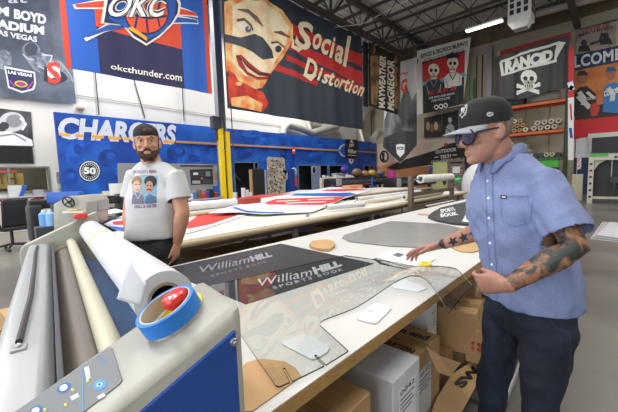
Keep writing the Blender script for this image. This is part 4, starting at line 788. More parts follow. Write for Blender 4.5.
# roll rack
t = thing('roll_rack', (-2.86, 7.0, 0), 'brown steel rack of two posts and rails holding a white roll', 'rack'); rk = mat('rack_brown', '#6a5a50', .5, .2)
for y in (5.93, 8.12):
    f = MB(); f.box((-2.90, y-.05, 0), (-2.82, y+.05, 1.34)); f.obj('post', rk, t); f = MB(); f.box((-2.93, y-.05, 0), (-2.6, y+.05, .06)); f.obj('foot', rk, t)
for z in (.98, .72, .45):
    f = MB(); f.box((-2.885, 5.93, z-.035), (-2.835, 8.12, z+.035)); f.obj('rail', rk, t)
tubeobj('vinyl_roll', (-2.86, 6.35, 1.27), (-2.86, 8.06, 1.27), .085, .05, 'clean white roll held on top of the brown steel rack', mat('roll_white', '#d8d8da', .4))
f = MB(); f.tube([(-2.86, 5.95, 1.27), (-2.86, 8.1, 1.27)], .02, 8); f.obj('spindle', mat('screw_metal', '#9ba0a6', .3, .8), t, True)
# ================================================================== BACKGROUND WORKSHOP
blk = mat('black_plastic', '#222428', .4, var=.1); dgr = mat('dark_grey', '#3c4048', .5); lgr = mat('light_grey', '#a9abad', .5); blu = mat('plain_blue', '#2458b0', .45)
def simple(name, a, b, M, label, cat, bev=.01, group=None): o = MB().box(a, b, bev).obj(name, M); tag(o, label, cat, group); return o
# wide printers in the back
def printer(x, y0, y1, zb, label, d=.75, body=blk, h=.42):
    t = thing('wide_printer', (x, (y0+y1)/2, 0), label, 'printer')
    f = MB(); f.box((x-d/2, y0, zb), (x+d/2, y1, zb+h), .05); f.obj('housing', body, t, True)
    f = MB(); f.box((x+d/2-.12, y0+.3, zb+h*.35), (x+d/2+.02, y1-.3, zb+h*.75), .02); f.obj('window', mat('printer_window', '#565c66', .15), t)
    f = MB(); f.box((x+d/2-.02, y0, zb+.02), (x+d/2+.05, y0+.32, zb+h-.02), .02); f.obj('control_box', lgr, t)
    for y in (y0+.15, y1-.15): f = MB(); f.box((x-.05, y-.05, 0), (x+.05, y+.05, zb)); f.obj('leg', blk, t); f = MB(); f.box((x-.4, y-.06, 0), (x+.4, y+.06, .08)); f.obj('foot', blk, t)
    f = MB(); f.tube([(x+.25, y0+.2, zb-.2), (x+.25, y1-.2, zb-.2)], .06, 14); f.obj('take_up_roll', mat('roll_white', '#d8d8da', .4), t, True)
    return t
printer(-9.0, 10.9, 15.2, .83, 'long black wide format printer in front of the right end of the blue wall')
printer(-7.6, 13.6, 18.2, .72, 'second dark printer nearer the desert mural', h=.45)
printer(-6.9, 9.8, 11.3, .45, 'low dark machine behind the far end of the tables', h=.35)
# grey partition panels (row of upright white tubes)
for i in range(14):
    y = at(321+i*2.9, 180, X=-11).y; r = .08+.012*(i % 3); h = 1.0+.12*((i*7) % 4)/3
    f = MB(); f.pipe((-11, y, 0), (-11, y, h+.28), r, r*.5, 16); o = f.obj('upright_roll', mat('roll_white2' if i % 3 else 'roll_cream', '#cfd2d6', .25), None, True); tag(o, 'upright pale roll in the long row standing before the open window', 'roll', 'upright rolls before the blue wall')
for i, (px_, h) in enumerate([(234.5, .92), (243, 1.05), (246.5, .98), (249.5, .9)]):
    y = at(px_, 185, X=-9).y; f = MB(); f.pipe((-9, y, 0), (-9, y, h+.02), .072, .04, 16); o = f.obj('upright_roll', mat('roll_white', '#d8d8da', .4), None, True); tag(o, 'white roll standing upright right of the yellow column guard', 'roll', 'upright rolls by the yellow guard')
# boards
def leanboard(px0, px1, pt, pb, X, label, M, art=None, name='display_board', cat='board', th=.04, frame=None):
    S = XS(X, step=.004)
    if art: art(S)
    o = S.obj(name, [(px0, pb), (px1, pb), (px1, pt), (px0, pt)], thick=th, c=M); tag(o, label, cat); return o
t = thing('leaning_panel', (-10.6, at(242, 185, X=-10.6).y, 0), 'tall black panel with a wooden edge leaning left of the collage board', 'panel')
ya, yb_ = at(250.5, 185, X=-10.6).y, at(265, 185, X=-10.6).y
f = MB(); f.box((-10.65, ya+.1, 0), (-10.6, yb_, 1.75), .005); f.obj('panel', mat('panel_black', '#1f2023', .5), t); f = MB(); f.box((-10.66, ya, 0), (-10.58, ya+.1, 1.72), .005); f.obj('wooden_edge', cbd2, t)
f = MB(); f.box((-10.66, yb_, 0), (-10.6, yb_+.09, 1.7), .005); f.obj('metal_edge', lgr, t)
colm = mat('collage', '#d8d0b8', .5, c2='#8a8c86', scale=3, detail=6, lo=.35, hi=.7)
def ca(S):
    rr = random.Random(3)
    for i in range(230):
        S.ell(rr.uniform(268.5, 284), rr.uniform(159.5, 193), rr.uniform(.4, 1.3), rr.uniform(.3, 1.0), rr.choice(['#b8563e', '#3f6a96', '#d8c088', '#8a3a36', '#e4e0d0', '#4a5a50', '#c88a50', '#2c3038', '#7aa0b0']), 1+i % 3, rot=rr.uniform(0, 90), n=5)
    for i in range(8): S.ell(285.3+rr.uniform(-1.5, 1.5), 175+rr.uniform(-5, 5), 1.3, 1.5, rr.choice(['#c25050', '#d8d0c0', '#4a6a9a']), 2, n=6)
S = XS(-11.4, step=.004); ca(S); tag(S.obj('collage_board', [(-11.4, at(268.6, 195, X=-11.4).y, 0), (-11.4, at(284.5, 195, X=-11.4).y, 0), (285.6, 181), (288, 178), (287.6, 172), (285.2, 170), (284.8, 159.5), (283.4, 157.6), (269.5, 156.8), (267.4, 158.5)], thick=.05, c=colm), 'tall rounded board covered with colourful stickers in front of the blue wall', 'board')
# tool panel behind the bearded man
S = XS(-10.9, step=.006)
S.poly([(189.5, 169.5), (212, 169), (213, 184), (191, 185)], '#2b2d31', 2)
for (x, y, w, h, c_) in ((193, 172.6, 5, 2.4, '#d8d8d4'), (205.5, 171.4, 4.6, 5, '#8d9094'), (192, 180.6, 8, 3, '#a7a8a8'), (203, 179, 8.6, 4.4, '#44474c'), (199, 171, 5, 5, '#3a3c42'), (201, 177.6, 1.6, 1.6, '#c88a5a')): S.poly([(x, y), (x+w, y), (x+w, y+h), (x, y+h)], c_, 3)
S.poly([(213.5, 166), (217, 166), (217, 186), (213.5, 186)], '#b9b9b2', 2); S.poly([(214, 173), (216.6, 173), (216.6, 179), (214, 179)], '#d2a45c', 3)
S.poly([(180, 165), (213, 165.4), (213, 167), (180, 166.8)], '#3a3c40', 2)
tag(S.obj('tool_board', [(118, 163), (218, 164), (-10.9, 6.25, .752), (-10.9, at(118, 190, X=-10.9).y, .752)], thick=.06, c='#8f9193'), 'grey tool board with black equipment behind the bearded man', 'board')
f = MB(); yA, yB_ = at(120, 180, X=-10.5).y, 6.3
t = thing('bench', (-10.4, (yA+yB_)/2, 0), 'grey bench under the tool board', 'bench'); f.box((-10.97, yA, .7), (-10.1, yB_, .75)); f.obj('benchtop', lgr, t)
for y in (yA+.1, yB_-.1): f = MB(); f.box((-10.5, y-.04, 0), (-10.42, y+.04, .7)); f.obj('leg', dgr, t)
for i, (x, c_, lb) in enumerate([(190, '#d8d8d8', 'white pot'), (194, '#5a6b96', 'slate blue pot'), (198.5, '#7a5a44', 'brown tin'), (203, '#b4322c', 'red tin'), (206.5, '#2f4fa4', 'deep blue tin'), (210, '#1f1f22', 'black case'), (215, '#8a3a34', 'dark red case')]):
    p = at(x, 190, X=-10.3); h = .16+.06*(i % 3); f = MB(); r = .1+.03*(i % 2); f.tube([(p.x, p.y, .751), (p.x, p.y, .75+h), (p.x, p.y, .77+h)], [r, r, r*.7], 12); o = f.obj('tool_pot', flat(c_), None, True); tag(o, lb + ' on the grey bench behind the print tables', 'pot')
# dark cupboard panels beyond openings
simple('dark_cabinet', (-12.9, at(286, 175, X=-12.9).y, 0), (-12.6, at(291, 175, X=-12.9).y, 1.8), mat('cab_blue', '#1b3f86', .5), 'narrow blue cabinet with a fire extinguisher in front of the blue wall', 'cabinet')
p = at(295.5, 181, X=-12.7); t = thing('fire_extinguisher', (p.x, p.y, 0), 'small red fire extinguisher standing left of the dark doorway', 'extinguisher')
f = MB(); f.tube([(p.x, p.y, 0), (p.x, p.y, .85)], .03, 8); f.obj('stand', dgr, t); f = MB(); f.tube([(p.x, p.y, .85), (p.x, p.y, 1.25), (p.x, p.y, 1.32)], [.09, .09, .04], 14); f.obj('cylinder', mat('ext_red', '#c02a24', .3), t, True); f = MB(); f.tube([(p.x, p.y, 1.32), (p.x, p.y, 1.4)], .03, 8); f.obj('valve', blk, t)
p = at(294, 173, X=-12.75); o = MB().ball((p.x, p.y, p.z), (.12, .25, .3)).obj('paper_dispenser', mat('dispenser', '#8fa4c4', .4), None, True); tag(o, 'pale blue dispenser on the blue wall above the fire extinguisher', 'dispenser')
for i, (px_, w, c_, h, lb) in enumerate([(315.5, .62, '#7c8aa6', 1.95, 'pale blue grey open door leaf in the dark doorway')]):
    y = at(px_, 180, X=-12.9).y; o = MB().box((-12.95, y-w/2, 0), (-12.9, y+w*.8, h), .01).obj('door_leaf', flat(c_)); tag(o, lb, 'door')
S = XS(-12.88); S.ell(314, 170, 1.6, 3.4, '#1c1f28', 1); tag(S.obj('oval_poster', [(314+2*math.cos(a), 170+4*math.sin(a)) for a in [k*math.pi/8 for k in range(16)]], thick=.01, c='#c4cad6'), 'small oval portrait sign on the pale door leaf', 'sign')
f = MB(); yy = at(339, 168, X=-12.8).y; f.box((-12.9, yy-.7, 0), (-12.6, yy+.7, 1.5), .05); o = f.obj('equipment_case', mat('case_grey', '#8d93a6', .5)); tag(o, 'grey case behind the row of upright rolls', 'case')
f = MB(); f.ball((-12.6, yy+.3, 1.72), (.15, .35, .22)); o = f.obj('purple_bag', mat('purple', '#5b4bb4', .5), None, True); tag(o, 'violet bag on top of the grey case', 'bag')
# stuff on and around printers
for i, (x, y, c_, r, lb) in enumerate([(357, 172, '#6b4c34', .24, 'round brown basket on the long black printer'), (365, 175, '#8f6a3c', .18, 'small tan basket on the long black printer'), (372, 171, '#a08a3c', .2, 'mustard helmet on the long black printer'), (381, 174, '#5a5f68', .2, 'grey pot on the long black printer')]):
    p = at(x, y, X=-9.0); o = MB().ball((p.x, p.y, 1.25+r*.85), (r, r*1.3, r*.9)).obj('round_basket' if i < 2 else 'pot', flat(c_), None, True); tag(o, lb, 'basket' if i < 2 else 'pot')
p = at(392.5, 173, X=-7.6); simple('pink_box', (p.x-.2, p.y-.14, 1.17), (p.x+.1, p.y+.14, 1.5), flat('#c23a96'), 'magenta box on the second dark printer', 'box')
p = at(379, 172, X=-7.8); simple('cardboard_box', (p.x-.2, 14.2, 1.17), (p.x+.1, 14.7, 1.42), cbd2, 'small tan box on the second dark printer', 'box')
for i, (x, z0_, hh) in enumerate([(372, 0, 1.25), (396, 0, 1.2)]):
    p = at(x, 180, X=-7.0); f = MB(); f.tube([(p.x, p.y, 0), (p.x, p.y, hh)], .035, 8); o = f.obj('stand_post', blu if i == 0 else dgr); tag(o, ['blue post in front of the long black printer', 'dark post in front of the second dark printer'][i], 'post')
p = at(352, 184, X=-6.8); q = at(360, 184, X=-6.8)
t = thing('blue_rack', (p.x, p.y, 0), 'low blue and red pipe frame behind the vinyl prints', 'frame'); ya, yb_ = at(332, 184, X=-7.5).y, at(372, 184, X=-7.5).y
for y in (ya, yb_): f = MB(); f.tube([(-7.5, y, 0), (-7.5, y, 1.05)], .035, 8); f.obj('post', blu, t)
f = MB(); f.tube([(-7.5, ya, .98), (-7.5, yb_, .98)], .025, 8); f.obj('crossbar', mat('bar_red', '#8a3034', .5), t)
for i, (px_, hh) in enumerate([(349, .9), (356, .86)]):
    p = at(px_, 186, X=-6.05); simple('small_carton', (p.x-.15, p.y-.16, .901), (p.x+.15, p.y+.16, .901+.16), cbd2, ['left small tan carton on the far end of the back table', 'right small tan carton on the far end of the back table'][i], 'box')
for m_ in ():
    pass
# yellow-green doorway panel and notice stand
S = YS(19.3, step=.006); S.ell(444.5, 181, 2, 4, '#2a2c2a', 1); o = S.obj('door_panel', [(at(433, 190, Y=19.3).x, 19.3, 0), (at(447, 190, Y=19.3).x, 19.3, 0), (447, 161.8), (433, 162)], thick=.05, c='#b9bf7c'); tag(o, 'yellow green panel left of the notice stand', 'panel')
t = thing('notice_stand', (-6.4, 17, 0), 'wooden pallet stand with white, green and diamond notices', 'notice stand')
xa, xb = at(448, 175, Y=17).x, at(464, 175, Y=17).x
for z in [k*.2+.25 for k in range(9)]:
    f = MB(); f.box((xa, 16.98, z), (xb, 17.0, z+.12), .005); f.obj('board', mat('pallet_wood', '#6a6058', .7, var=.15), t)
f = MB(); f.box((xa, 17.0, 0), (xa+.08, 17.08, 2.05)); f.box((xb-.08, 17.0, 0), (xb, 17.08, 2.05)); f.obj('frame', mat('pallet_wood', '#6a6058', .7), t)
S = YS(16.97, step=.004); q = S.obj('white_notice', [(452.4, 173.4), (460, 173), (460, 166.6), (452.4, 167)], t, thick=.004, c='#d4d8d8'); tag(q, 'white notice')
S = YS(16.97, step=.004); S.poly([(455, 178.4), (460, 178), (460, 179.4), (455, 179.6)], '#d4f0d4', 1); q = S.obj('green_notice', [(452.6, 182), (460.6, 181.6), (460.6, 176.4), (452.6, 176.8)], t, thick=.004, c='#2fae58'); tag(q, 'green notice')
S = YS(16.97, step=.004); q = S.obj('diamond_notice', [(455.2, 195.4), (459.4, 192), (455.2, 187), (451.4, 190.6)], t, thick=.004, c='#d4b4c0'); tag(q, 'pale pink diamond notice')
S = YS(18.6); o = S.obj('dark_partition', [(464, 205), (500, 205), (500, 158), (465, 160.6)], thick=.05, c='#232220'); tag(o, 'dark upright board behind the man in the cap', 'board')
o = MB().ball((at(469, 180, Y=12).x+.25, 12, at(469, 180, Y=12).z-.2), (.5, .3, .75)).obj('covered_machine', mat('cover_white', '#d8dadd', .5), None, True); tag(o, 'white rounded cover left of the blue shirt', 'cover')
tb2 = simple('cover_stand', (at(469, 180, Y=12).x-.1, 11.8, 0), (at(469, 180, Y=12).x+.6, 12.2, max(.2, at(469, 180, Y=12).z-.93)), dgr, 'dark stand carrying the white rounded cover', 'stand')
p = at(441, 170, Y=21.3); 
S = YS(21.25, step=.004); o = S.obj('blue_notice', [(429, 172.6), (432.6, 172.4), (432.6, 167.6), (429, 167.8)], thick=.02, c='#2b6fc0'); tag(o, 'small blue notice left of the yellow green panel', 'sign')
# pallet rack on the right
rack = thing('pallet_rack', (-3.0, 19.9, 0), 'orange and green pallet rack loaded with paper rolls at the far wall', 'rack')
og = mat('rack_orange', '#cc5a22', .5, var=.06); gn = mat('rack_green', '#35573a', .5)
RX0, RX1 = -6.0, -1.72
for x in (RX0, RX1):
    for y in (19.45, 20.4): f = MB(); f.box((x-.05, y-.05, 0), (x+.05, y+.05, 6.6)); f.obj('upright', gn, rack)
for z in (4.58, 3.2, 1.9):
    for y in (19.42, 20.42): f = MB(); f.box((RX0, y-.03, z-.13), (RX1, y+.03, z)); f.obj('beam', og if z > 2 else gn, rack)
    f = MB(); f.box((RX0, 19.46, z), (RX1, 20.4, z+.03)); f.obj('deck', mat('rack_deck', '#5a5046', .7), rack)
rr = random.Random(5); n_ = 0; cream_r, kraft, whit = mat('core_white', '#cfc8b8', .6), mat('core_kraft', '#a8835a', .6), mat('core_pale', '#b9b0a0', .6)
def rackroll(x, z, r, M, lb, grp):
    t = thing('paper_roll', (x, 19.95, z), lb, 'roll', grp)
    f = MB(); f.pipe((x, 19.4, z+r), (x, 20.4, z+r), r, r*.45, 14); f.obj('paper', M, t, True)
    f = MB(); f.tube([(x, 19.46, z+r), (x, 20.3, z+r)], r*.44, 10); f.obj('core', mat('core_dark', '#5a5048', .6), t, True)
x = -4.45
for row in range(3):
    x = -4.5+row*.12
    while x < -3.15 - row*.1: rackroll(x, 3.232+row*.235, .115+rr.uniform(-.008, 0), rr.choice([cream_r, kraft, kraft]), 'paper roll end in the tan heap on the middle rack shelf', 'rolls heaped on the middle shelf'); x += .24
for row in range(2):
    x = -2.95+row*.14
    while x < -1.95: rackroll(x, 3.232+row*.25, .12, whit, 'pale roll end near the green rack post on the middle shelf', 'pale rolls beside the rack post'); x += .27
for row in range(3):
    x = -4.6+row*.13
    while x < -3.0-row*.1: rackroll(x, 1.932+row*.24, .115, rr.choice([cream_r, kraft]), 'paper roll end in the heap on the lower rack shelf', 'rolls heaped on the lower shelf'); x += .25
for i in range(5): rackroll(-2.85+i*.22, 1.932, .105, rr.choice([whit, dgr, cream_r]), 'small roll end at the right of the lower rack shelf', 'rolls right on the lower shelf')
for i, (x0, x1, h, c_, lb) in enumerate([(-4.8, -3.4, .5, '#3a3a3c', 'black wrapped bundle on the top rack shelf'), (-3.2, -1.95, .45, '#8c8a84', 'grey wrapped pallet on the top rack shelf')]):
    o = MB().box((x0, 19.5, 4.615), (x1, 20.3, 4.61+h), .12).obj('wrapped_bundle', flat(c_), None, True); tag(o, lb, 'bundle')
simple('dark_box', (-5.9, 19.5, 3.231), (-4.8, 20.3, 3.9), flat('#38342f'), 'dark carton at the left of the middle rack shelf', 'box')
o = MB().box((-2.5, 19.6, 2.36), (-1.95, 20.2, 2.75), .1).obj('red_bundle', flat('#b23a34'), None, True)
bpy.data.objects.remove(o)
t = thing('green_bin', (-2.3, 19.3, 0), 'dark bin with a bright green top under the rack beside the shoulder', 'bin'); MB().box((-2.75, 19.2, 0), (-1.9, 19.38, 1.42), .01).obj('container', mat('bin_dark', '#2d332f', .5), t); MB().box((-2.75, 19.2, 1.421), (-1.9, 19.38, 1.75), .01).obj('lid', mat('bin_green', '#3fae3c', .5), t)
# cutting machine
g = thing('cutting_machine', (.1, 16.6, 0), 'cream portal cutting machine with round holes and a green edge', 'machine'); gx0, gx1 = -.72, 1.6
crm = mat('gantry_cream', '#c4c0b0', .4)
f = MB(); f.box((gx0, 16.5, 0), (gx0+.16, 16.7, 1.85), .01); f.obj('upright', crm, g); f = MB(); f.box((gx1, 16.5, 0), (gx1+.16, 16.7, 1.85), .01); f.obj('upright', crm, g)
f = MB(); f.box((gx0+.16, 16.5, 1.62), (gx1, 16.7, 1.85), .01); f.obj('crossbeam', crm, g)
f = MB(); f.box((gx0+.14, 16.52, .16), (gx1, 16.9, .24), .01); f.obj('bed_rail', crm, g)
f = MB(); f.box((gx0, 16.48, 1.78), (gx0+.55, 16.5, 1.88)); tag(f.obj('green_strip', mat('bin_green', '#3fae3c', .5), g), 'green strip')
f = MB()
for z in (.25, .5, .75, 1.0, 1.25, 1.5): f.tube([(gx0+.08, 16.49, z), (gx0+.08, 16.51, z)], .045, 12)
for i in range(9): f.tube([(gx0+.75+i*.25, 16.49, 1.73), (gx0+.75+i*.25, 16.51, 1.73)], .05, 12)
f.obj('hole', blk, g)
f = MB(); f.box((gx0+.16, 16.95, .2), (gx1, 17.0, 1.62)); f.obj('dark_screen', mat('screen_dark', '#2a2b2d', .5), g)
f = MB(); f.prism([(gx0+.16, 16.6, 1.62), (gx0+.5, 16.6, 1.62), (gx0+.3, 16.6, 1.5), (gx0+.16, 16.6, 1.25)], (0, .05, 0)); f.obj('corner_gusset', crm, g)
f = MB(); f.box((gx0+.6, 16.4, .75), (gx0+1.0, 16.7, 1.0), .02); f.box((gx0+.72, 16.38, .5), (gx0+.8, 16.6, .8)); f.obj('cutting_head', blk, g); f = MB(); f.tube([(gx0+.66, 16.6, 1.0), (gx0+.66, 16.6, 1.62)], .02, 8); f.obj('head_rod', lgr, g)
S = YS(YF-.12, step=.004); o = S.obj('framed_screen', [(589, 152), (625, 150.6), (625, 131), (588, 134)], thick=.05, c='#dcdcda'); tag(o, 'white frame around the dark board above the cutting machine', 'frame')
S = YS(YF-.18, step=.004); o = S.obj('dark_screen', [(591.6, 153), (625, 152), (625, 135.6), (592, 138)], thick=.03, c='#303234'); tag(o, 'dark board above the cream cutting machine', 'board')
t = thing('small_flag', (-1.1, 18.2, 0), 'small american flag on a stick left of the cutting machine', 'flag'); p = at(578.5, 160, Y=18.2)
f = MB(); f.tube([(p.x-.04, 18.2, .0), (p.x-.04, 18.2, 2.1)], .012, 6); f.obj('stick', lgr, t)
f = MB(); f.box((p.x-.04, 18.19, 1.3), (p.x+.1, 18.21, 1.9)); f.obj('cloth', mat('flag_cloth', '#b8626a', .6, c2='#d8d0d4', scale=12), t)
simple('control_cabinet', (p.x-.15, 17.6, 0), (p.x+.2, 17.95, 1.1), mat('cab_cream', '#b8b49c', .5), 'small cream control cabinet left of the cutting machine', 'cabinet')
# sheets stacked on the floor at the right
for i in range(5):
    f = MB(); z = .002+i*.012; f.prism([(-.28+i*.02, 8.3+i*.05, z), (.9, 7.9, z), (1.2, 10.6, z), (-.15+i*.03, 11.0-i*.1, z)], (0, 0, .008)); o = f.obj('acrylic_sheet', [mat('sheet_white', '#d4d6da', .3), mat('sheet_grey', '#8f9298', .3)][i % 2]); tag(o, ['lowest sheet', 'second sheet', 'third sheet', 'fourth sheet', 'topmost sheet'][i]+' of the stack lying on the floor at the right', 'sheet')
# ------------------------------------------------------------------ left background
# television and poster, office window counter, chairs, printer with hand wheel
S = XS(XW+.08); t = thing('television', (XW+.05, 1.0, 2.05), 'flat black television on the left wall under the football poster', 'television')
ya, yb_, zt, zb_ = -1.2, 1.6, 2.62, 2.08
f = MB(); f.box((XW+.01, ya, zb_), (XW+.07, yb_, zt), .01); f.obj('bezel', blk, t); f = MB(); f.box((XW+.07, ya+.04, zb_+.03), (XW+.075, yb_-.04, zt-.03)); f.obj('screen', mat('tv_screen', '#1b1e23', .15), t)
f = MB(); f.box((XW+.01, -1.2, 1.02), (XW+.5, 1.95, 1.06), .005); t = thing('counter', (XW+.3, .4, 0), 'grey counter under the office window with a red lettered band', 'counter'); f.obj('countertop', lgr, t)
f = MB(); f.box((XW+.01, -1.2, 0), (XW+.42, 1.9, 1.02)); f.obj('front', mat('counter_front', '#c9c4bc', .5), t)
S = XS(XW+.43, step=.004); o_ = S
S.text('VMAXX', (XW+.434, -.3, .86), (XW+.434, 1.5, .86), (XW+.434, 1.5, 1.0), (XW+.434, -.3, 1.0), '#e8e4e0', 1, bold=.08)
S.obj('red_band', [(XW+.434, -1.2, .84), (XW+.434, 1.7, .84), (XW+.434, 1.7, 1.01), (XW+.434, -1.2, 1.01)], t, thick=.003, c='#a3282c')
for i, (y, z, w, h, c_, lb) in enumerate([(1.05, 1.06, .3, .34, '#c9ccd0', 'white monitor back on the counter under the office window'), (1.6, 1.06, .25, .18, '#9a9ca4', 'grey printer box at the right end of the office counter'), (-.3, 1.06, .4, .2, '#3a3c40', 'dark case at the left of the office counter')]):
    simple('desk_box', (XW+.1, y-w/2, z+.001), (XW+.4, y+w/2, z+h), flat(c_), lb, 'box')
f = MB(); f.obox(Vector((XW+.45, 1.22, 1.22)), Vector((0, .35, .9)).normalized(), Vector((1, 0, 0)), Vector((0, -.9, .35)).normalized(), .2, .02, .05, .005); o = f.obj('blue_folder', blu); tag(o, 'blue folder leaning on the office counter', 'folder')
ld = bpy.data.lights.new('office_lamp', 'AREA'); ld.size = .8; ld.energy = 45; ld.color = (1, .9, .7)
lo = bpy.data.objects.new('office_lamp', ld); COL.objects.link(lo); lo.location = (XW-.6, .6, 2.5)
# office interior
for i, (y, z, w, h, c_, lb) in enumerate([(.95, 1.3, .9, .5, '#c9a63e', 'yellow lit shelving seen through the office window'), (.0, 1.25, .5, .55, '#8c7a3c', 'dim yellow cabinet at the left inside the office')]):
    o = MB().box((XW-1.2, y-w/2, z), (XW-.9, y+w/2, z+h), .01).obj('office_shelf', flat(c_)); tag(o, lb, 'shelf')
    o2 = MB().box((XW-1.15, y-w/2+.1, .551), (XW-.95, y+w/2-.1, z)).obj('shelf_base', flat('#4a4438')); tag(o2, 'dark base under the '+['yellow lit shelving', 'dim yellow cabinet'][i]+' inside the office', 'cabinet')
S = XS(XW-.85, step=.004); S.text('TH', (XW-.846, .75, 1.45), (XW-.846, 1.2, 1.45), (XW-.846, 1.2, 1.8), (XW-.846, .75, 1.8), '#3a2c1c', 1, bold=.02)
o = S.obj('red_sign', [(XW-.846, .7, 1.82), (XW-.846, 1.25, 1.82), (XW-.846, 1.25, 1.9), (XW-.846, .7, 1.9)], thick=.004, c='#c0332c'); tag(o, 'red sign with dark letters seen through the office window', 'sign')
# office chair
def chair(c, ang, label):
    t = thing('office_chair', c, label, 'chair'); Rm = Matrix.Rotation(ang, 3, 'Z'); c = Vector(c); W = lambda x, y, z: c+Rm @ Vector((x, y, z)); ex, ey = Rm @ Vector((1, 0, 0)), Rm @ Vector((0, 1, 0)); lea = mat('black_leather', '#26282d', .35, bump=.15, bscale=15)
    f = MB(); f.obox(W(0, 0, .48), ex, ey, UP, .25, .25, .05, .04); f.obj('seat', lea, t, True)
    f = MB(); f.obox(W(-.25, 0, .82), (ex+UP*-.15).normalized(), ey, (UP+ex*-.15).normalized(), .05, .24, .30, .05); f.obj('backrest', lea, t, True)
    for s_ in (-1, 1):
        f = MB(); f.tube([W(-.2, s_*.26, .5), W(-.2, s_*.3, .7), W(.15, s_*.3, .7), W(.12, s_*.26, .5)], .022, 8); f.obj('armrest', lea, t, True)
    f = MB(); f.tube([W(0, 0, .12), W(0, 0, .44)], .03, 10); f.obj('gas_lift', blk, t, True)
    for k in range(5):
        a = k*2*math.pi/5; f = MB(); f.tube([W(0, 0, .13), W(.3*math.cos(a), .3*math.sin(a), .085)], [.028, .018], 8); b_ = f.obj('base_leg', blk, t, True); f = MB(); q = W(.3*math.cos(a), .3*math.sin(a), .03); f.tube([q-ey*.02, q+ey*.02], .03, 12); f.obj('caster', blk, b_, True)
    return t
p = at(13, 230, Z=.0); chair((-9.6, .62, 0), R(200), 'black leather swivel chair at the left in front of the office counter')
chair((-11.2, -.15, 0), R(120), 'second black chair partly cut off at the left edge behind the swivel chair')
# black cutter / printer frame with blue parts beyond the laminator
t = thing('vinyl_cutter', (-6.6, 1.5, 0), 'black vinyl cutter on legs behind the laminator', 'cutter')
ya, yb_ = at(28, 205, X=-6.6).y, at(124, 200, X=-6.6).y
f = MB(); f.box((-6.75, ya, 1.03), (-6.5, yb_, 1.17), .02); f.obj('cutting_bar', blk, t); f = MB(); f.box((-6.7, ya, .93), (-6.45, yb_, .96), .01); f.obj('bed', dgr, t)
f = MB(); f.box((-6.85, ya-.02, .5), (-6.4, ya+.16, 1.1), .05); f.obj('end_cover', blk, t, True); f = MB(); f.box((-6.85, yb_-.1, .6), (-6.4, yb_+.1, 1.19), .03); f.obj('end_cover', blk, t, True)
for y in (ya+.05, yb_-.05):
    f = MB(); f.box((-6.62, y-.05, .06), (-6.54, y+.05, .95)); f.obj('leg', blk, t); f = MB(); f.box((-6.95, y-.05, 0), (-6.2, y+.05, .06), .01); f.obj('foot', blk, t)
p = at(117, 212, X=-5.9); simple('dark_bin', (-6.18, p.y-.35, 0), (-5.97, p.y+.2, .83), mat('bin_slate', '#3f4556', .6), 'dark slate fabric bin in front of the vinyl cutter', 'bin')
p = at(100, 205, X=-5.5); o = MB().prism([(-5.92, p.y-.3, .90), (-5.6, p.y-.35, .90), (-5.5, p.y+.35, .95), (-5.88, p.y+.3, .98)], (0, 0, .004)).obj('paper_sheet', flat('#e4e4e6')); tag(o, 'white paper sheet sticking out right of the handwheel machine', 'paper')
simple('small_bench', (-5.94, p.y-.4, 0), (-5.5, p.y+.2, .88), mat('bench_slate', '#4a5164', .6), 'slate blue bench under the white paper sheet', 'bench')
for i, (px_, c_, z, lb) in enumerate([(81, '#4f93d4', .62, 'left light blue bottle crate beside the handwheel machine'), (88, '#7ab0dc', .6, 'right light blue bottle crate beside the handwheel machine')]):
    pass
# handwheel machine
D0 = 4.3
hw = thing('handwheel_machine', (at(74, 220, D=4.4).x, at(74, 220, D=4.4).y, 0), 'cream machine head with a black handwheel beyond the laminator', 'machine')
a1, a2 = at(53, 204, D=4.0), at(93, 204, D=4.0); ax_ = (a2-a1); ax_.z = 0; ax_.normalize(); dp_ = Vector((-ax_.y, ax_.x, 0)); dp_ = dp_ if dp_.dot(_f) > 0 else -dp_
HP = [(53, 204), (62, 199.5), (66, 196.5), (80, 195.5), (84, 199), (87, 202), (86.5, 224), (57, 240), (54, 240)]
HP = [onpl(x, y, a1, dp_) for x, y in HP]
f = MB(); f.prism(HP, dp_*.45, .015); f.obj('head', cream, hw, True)
f = MB(); f.box(Vector((a1.x+.05, a1.y+.02, 0)), Vector((a1.x-.38, a1.y+.38, .75)), .01); f.obj('pedestal', cream, hw)
f = MB(); c = onpl(68.5, 202, a1-dp_*.05, dp_); n = 24; ring = [c+(ax_*math.cos(2*math.pi*k/n)*.068+(UP*.95-dp_*.3)*math.sin(2*math.pi*k/n)*.066) for k in range(n+1)]; f.tube(ring, .009, 8, cap=False); f.tube([ring[2], ring[14]], .007, 6); f.tube([ring[8], ring[20]], .007, 6); f.ball(c, .018, 10); f.tube([c, c+dp_*.06], .01, 8); tag(f.obj('handwheel', blk, hw, True), 'black handwheel')
f = MB(); q = onpl(74, 212, a1-dp_*.03, dp_); f.obox(q, ax_, dp_, UP, .13, .03, .014, .005); f.obj('lip', mat('lip_cream', '#d8d2bc', .4), hw); f = MB(); f.obox(q+UP*.03, ax_, dp_, UP, .06, .028, .008, .002); f.obj('yellow_label', mat('label_yellow', '#d8cf8a', .5), hw)
f = MB(); q = onpl(91.5, 204, a1-dp_*-.2, dp_); f.obox(q+dp_*.12-UP*.02, ax_, dp_, UP, .09, .12, .075, .02); f.obj('side_box', mat('side_grey', '#9a9b9b', .45), hw, True)
f = MB(); q = onpl(66, 199, a1+dp_*.55, dp_)
